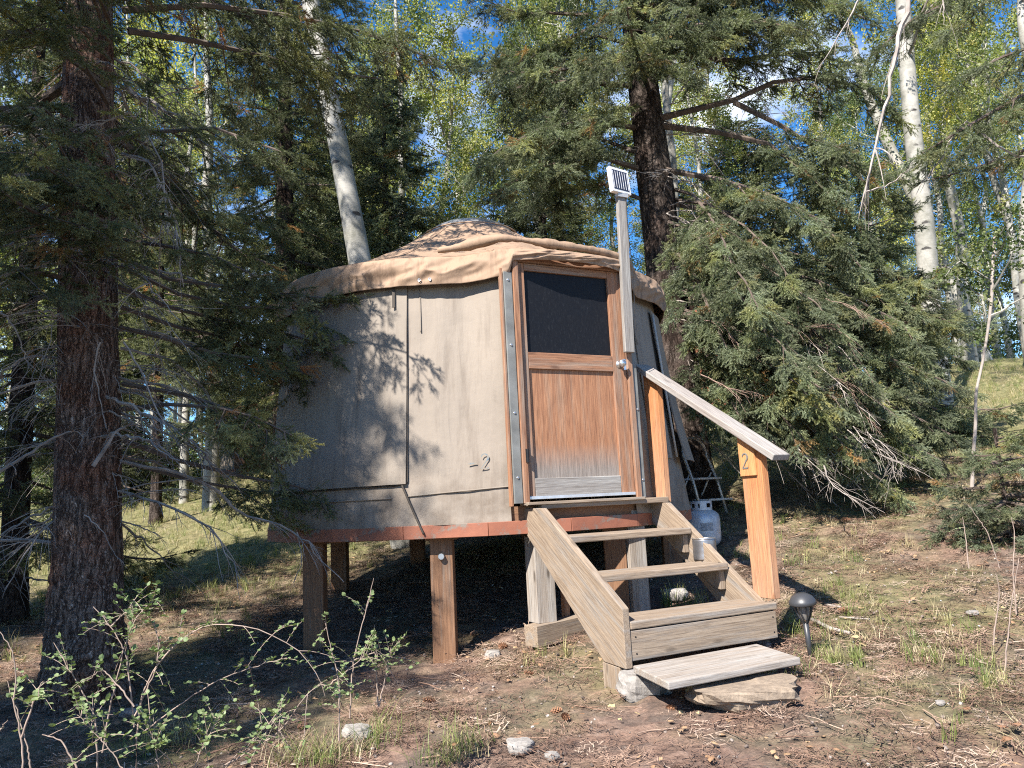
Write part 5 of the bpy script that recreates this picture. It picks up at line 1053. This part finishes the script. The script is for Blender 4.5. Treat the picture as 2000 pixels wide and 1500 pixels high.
# trees behind the photographer, whose shade falls on the left of the yurt
def shade(label, x, y, H, z0, Lm, seed, **k): b_ = np.array([x, y, gz(x, y)]); return spruce(label, b_, b_+[0, 0, H], .16, seed, z0, Lm, coll=P_sprayf, ss=.85, gap=.30, dz=.34, per=3.4, dens=.6, tn=12, **k)
shade('spruce standing left of and behind the photographer', -6.8, -.9, 12.5, 1.5, 2.4, 401); shade('spruce well behind the photographer on the left', -9.5, 2.8, 11, 1.0, 2.3, 402)
shade('tall spruce far behind the photographer on the left', -13.5, -4.0, 17, 4.0, 2.4, 403)
# --- second yurt and red cabin in the distance --------------------------------------------------
d2 = 22.0; c2 = at(572, 800, d2); g2 = gz(c2[0], c2[1]); y2 = root('yurt', 'distant second yurt with a tan roof, seen between the trees at left', 'yurt', (c2[0], c2[1], g2))
zt2 = at(500, 752, d2)[2]-g2; ze2 = at(440, 800, d2)[2]-g2
part(y2, 'wall', MB().lathe([(2.1, ze2-1.9), (2.1, ze2)], 40), M['canvas'], smooth=True); part(y2, 'roof', MB().lathe([(2.2, ze2-.12), (2.22, ze2+.02), (1.4, ze2+.42), (.5, zt2+.1), (0, zt2+.15)], 40), M['roof'], smooth=True)
part(y2, 'floor_rim', MB().lathe([(2.13, ze2-2.0), (2.13, ze2-1.85), (0, ze2-1.85)], 30), M['redpaint']); 
for a in range(6): part(y2, 'leg', MB().box((1.9*math.cos(a)-.08, 1.9*math.sin(a)-.08, -.3), (1.9*math.cos(a)+.08, 1.9*math.sin(a)+.08, ze2-1.98)), M['wood_leg'])
part(y2, 'door', MB().box((-.9, -2.16, ze2-1.85), (-.1, -2.05, ze2-.1)), M['wood_door'])
cb = at(1480, 700, 17.0); gc = gz(cb[0], cb[1]); cab = root('cabin', 'red-brown wooden cabin glimpsed behind the spruce skirts', 'cabin', (cb[0], cb[1], gc))
redw = wood('red_brown_siding', (.36, .13, .07), (.22, .07, .04)); zc0 = at(1480, 575, 17)[2]-gc
for k in range(9): board(cab, 'siding_board', (cb[0]-1.6, cb[1], gc+zc0*(k+.5)/9-.05), (cb[0]+1.6, cb[1], gc+zc0*(k+.5)/9-.05), UP, zc0/9-.01, .05, redw)
part(cab, 'body', MB().box((-1.55, .04, -.2), (1.55, 3, zc0-.05)), redw); part(cab, 'roof', MB().prism([(-1.9, zc0-.1), (1.9, zc0-.1), (1.9, zc0+.02), (0, zc0+.6), (-1.9, zc0+.02)], -.2, 3.3), M['roof'])
# ================================================================== FOREGROUND SHRUB AND WEEDS
def shrub(name, label, stems, leafspec, loc_px, d0, cat='shrub', mat=None, r0=.0034, lsz=.020, seed=1, side=13):
    rg = np.random.default_rng(seed); p0 = at(*loc_px, d0); rt = root(name, label, cat, (p0[0], p0[1], gz(p0[0], p0[1]))); b_ = np.array(rt.location); mbs = MB(); lv = MB()
    def leaf(p, d):
        d = norm(d); nn = norm(np.array([0, 0, 1])+rg.normal(0, .45, 3)); s = norm(np.cross(nn, d)); nn = np.cross(d, s); l = lsz*rg.uniform(.6, 1.25); w_ = l*.42
        V = [p, p+d*l*.3+s*w_*.85-nn*.001, p+d*l*.7+s*w_*.8, p+d*l, p+d*l*.7-s*w_*.8, p+d*l*.3-s*w_*.85-nn*.001, p+d*l*.5+nn*l*-.08]
        lv.add(V, [(0, 1, 6), (1, 2, 6), (2, 3, 6), (3, 4, 6), (4, 5, 6), (5, 0, 6)])
    for pts, dd, leafy in stems:
        P = pxpath(pts, dd)-b_; u = np.linspace(0, 1, len(P)); uu = np.linspace(0, 1, 22); Q = np.stack([np.interp(uu, u, P[:, j]) for j in range(3)], -1)
        for _ in range(3): Q[1:-1] = (Q[:-2]+2*Q[1:-1]+Q[2:])/4
        Q[1:-1] += rg.normal(0, .0015, (20, 3)); mbs.tube(Q, np.linspace(r0, r0*.35, 22), 6, False)
        for k in range(int(leafy*side)):
            i = rg.integers(6, 21); T = norm(Q[i+1 if i < 21 else 21]-Q[i-1]); d = norm(T*.5+rg.normal(0, .8, 3)+[0, 0, .35]); l = rg.uniform(.05, .16)
            B = Q[i]+d*l*np.linspace(0, 1, 5)[:, None]+np.array([0, 0, -.25*l])*np.linspace(0, 1, 5)[:, None]**2; mbs.tube(B, [.0014, .0013, .0012, .001, .0008], 4, False)
            h = norm(np.cross(d, [0, 0, 1]))
            for j in range(1, 5):
                for s in (-1, 1):
                    if rg.uniform() < .85: leaf(B[j], d*.45+h*s+rg.normal(0, .2, 3))
            leaf(B[4], d)
    part(rt, 'stems', mbs, mat or M['stem'], smooth=True)
    if lv.n: part(rt, 'leaves', lv, M['shrubleaf'], kind='stuff')
    return rt
F0 = 2.75
shrub('currant_shrub', 'arching thin-stemmed shrub with small round leaves before the big trunk', [
 ([(266, 1500), (266, 1377), (287, 1325), (304, 1306), (336, 1258), (385, 1220), (427, 1215), (490, 1222), (539, 1239), (595, 1272), (623, 1318), (635, 1360)], F0+.25, 1.6),
 ([(190, 1500), (189, 1430), (182, 1388), (154, 1339), (130, 1300), (105, 1255)], F0+.1, .7), ([(262, 1420), (252, 1325), (245, 1272), (217, 1223), (182, 1185)], F0+.2, 1.0),
 ([(262, 1400), (290, 1340), (308, 1300), (310, 1255), (301, 1213)], F0+.25, .8), ([(217, 1223), (235, 1205), (255, 1190), (262, 1170)], F0+.2, .9), ([(200, 1470), (215, 1380), (232, 1310), (252, 1225), (300, 1165), (320, 1185)], F0+.3, 1.2),
 ([(262, 1380), (232, 1340), (200, 1305), (170, 1330)], F0+.1, .6), ([(437, 1496), (490, 1465), (553, 1426), (591, 1363), (630, 1332)], F0+.1, .5), ([(280, 1430), (330, 1390), (420, 1330), (500, 1300), (560, 1285)], F0+.4, .7)], None, (255, 1495), F0, seed=5)
shrub('bare_shrub', 'mostly bare forked shrub stems at the lower left corner', [([(44, 1500), (42, 1440), (26, 1377), (33, 1311), (21, 1262), (0, 1234)], F0-.1, .1), ([(42, 1440), (65, 1370), (70, 1349), (85, 1330)], F0-.1, .9), ([(60, 1500), (52, 1450), (15, 1330)], F0, .0), ([(150, 1500), (120, 1445), (82, 1435)], F0-.1, .1), ([(-10, 1440), (15, 1405)], F0, 0)], None, (44, 1499), F0-.1, seed=6)
shrub('currant_shrub', 'upright young stems with a few leaves in front of the left yurt leg', [([(662, 1447), (664, 1335), (634, 1213)], 3.2, .8), ([(683, 1402), (690, 1290), (714, 1192), (730, 1129)], 3.4, .7), ([(740, 1381), (734, 1300), (732, 1220)], 3.5, .4), ([(740, 1381), (760, 1290), (763, 1265)], 3.5, .9), ([(690, 1290), (735, 1272), (760, 1290)], 3.45, .6), ([(640, 1340), (665, 1320), (705, 1288), (718, 1272)], 3.3, 1.1)], None, (690, 1420), 3.35, seed=7)
shrub('leafy_ground_shrub', 'low leafy green shrub growing at the bottom left edge', [([(330+dx, 1500), (330+dx*1.4, 1450), (330+dx*2.0, 1405-abs(dx)*.1)], F0-.25+.1*k, 2.4) for k, dx in enumerate([-90, -20, 50, 110])], None, (330, 1499), F0-.2, seed=8, side=7, r0=.0022)
shrub('dry_weed', 'dry weed stalks with forked seed heads at the right edge', [([(1985, 1200), (1978, 1120), (1982, 1040), (1975, 1010)], 5.3, 0), ([(1952, 1110), (1930, 1040), (1890, 985)], 5.6, 0), ([(1892, 1110), (1885, 1040), (1880, 1010)], 5.6, .1), ([(1960, 1330), (1975, 1180), (1990, 1090)], 4.4, 0), ([(1940, 1260), (1952, 1150), (1945, 1120)], 4.8, 0)], None, (1965, 1250), 5.0, seed=9, r0=.005, cat='weed')
# tall grass clump at the bottom, and tufts near the light
P_tall = protos('tall_tuft', [blades(20, .26, .005, .07, 1.0, s+50, M['grass']) for s in range(3)]+[blades(16, .24, .004, .07, 1.2, s+80, M['straw']) for s in range(2)])
def clump(pts, n, sp, s0, s1, coll, name, seed):
    r = np.random.default_rng(seed); Q = []
    for px, py in pts:
        p = onground(px, py)
        for k in range(n): x, y = p[0]+r.normal(0, sp), p[1]+r.normal(0, sp); Q.append((x, y, gz(x, y)))
    return scatter(name, coll, Q, flatrot(len(Q), seed, .15), r.uniform(s0, s1, len(Q)), seed=seed, kind='stuff')
clump([(600, 1490), (650, 1495), (700, 1480), (730, 1450), (560, 1499), (860, 1495), (920, 1480), (330, 1460), (270, 1480), (400, 1440)], 5, .06, .45, .95, P_tall, 'tall_grass', 1)
P_twig = protos('litter_twig', [MB().tube([(-.5, 0, 0), (-.15, .03*(k-1), .01), (.2, -.02*k, .012), (.5, .02, 0)], [.016, .014, .011, .006], 4).tube([(-.1, 0, .01), (.08, .12, .02), (.2, .2, .01)], [.009, .007, .004], 3).mesh('litter_twig', M['litter']) for k in range(3)])
scat_ground('litter_twigs', P_twig, gpts(1500, -6, 8, 2.0, 10, 31, power=1.2), 31, .06, .30, .05, .012)
scat_ground('litter_crumbs', P_peb, gpts(2600, -5, 7, 2.0, 9, 33, power=1.2), 33, .004, .014, .4)
clump([(1590, 1285), (1620, 1300), (1560, 1225), (1545, 1250), (1690, 1300), (1440, 1090), (1620, 1150), (1660, 1170), (1900, 1300), (1930, 1340), (1500, 1340), (1800, 1290), (1845, 975), (1745, 960)], 5, .06, .5, 1.0, P_green, 'green_tufts', 2)
clump([(1350, 1180), (1330, 1165), (1300, 1190)], 4, .05, .6, 1.3, P_green, 'tufts_under_stairs', 3)

def where(px):
    return ('at the far left of the wood, beyond the big trunk', 'far left') if px < 380 else ('behind the left side of the yurt', 'behind the left wall') if px < 800 else ('above and beyond the yurt roof', 'beyond the roof') if px < 1180 else ('behind the tall dark spruce and its skirts', 'behind the tall spruce') if px < 1780 else ('beyond the grassy brow at the right', 'beyond the brow')
for o in list(bpy.data.objects):
    g = o.get('group')
    if g in ('aspens in the wood behind the yurt', 'dark spruces in the background wood'):
        px = 1000+FPX*o.location.x/o.location.y; wh, sh = where(px); asp = g.startswith('aspens')
        far = o.location.y > 32
        o['label'] = ('%s %s standing %s' % ('distant' if far else 'slender', 'white aspen' if asp else 'dark spruce', wh)); o['group'] = '%s %s %s' % ('distant' if far else 'nearer', 'aspens' if asp else 'spruces', sh)
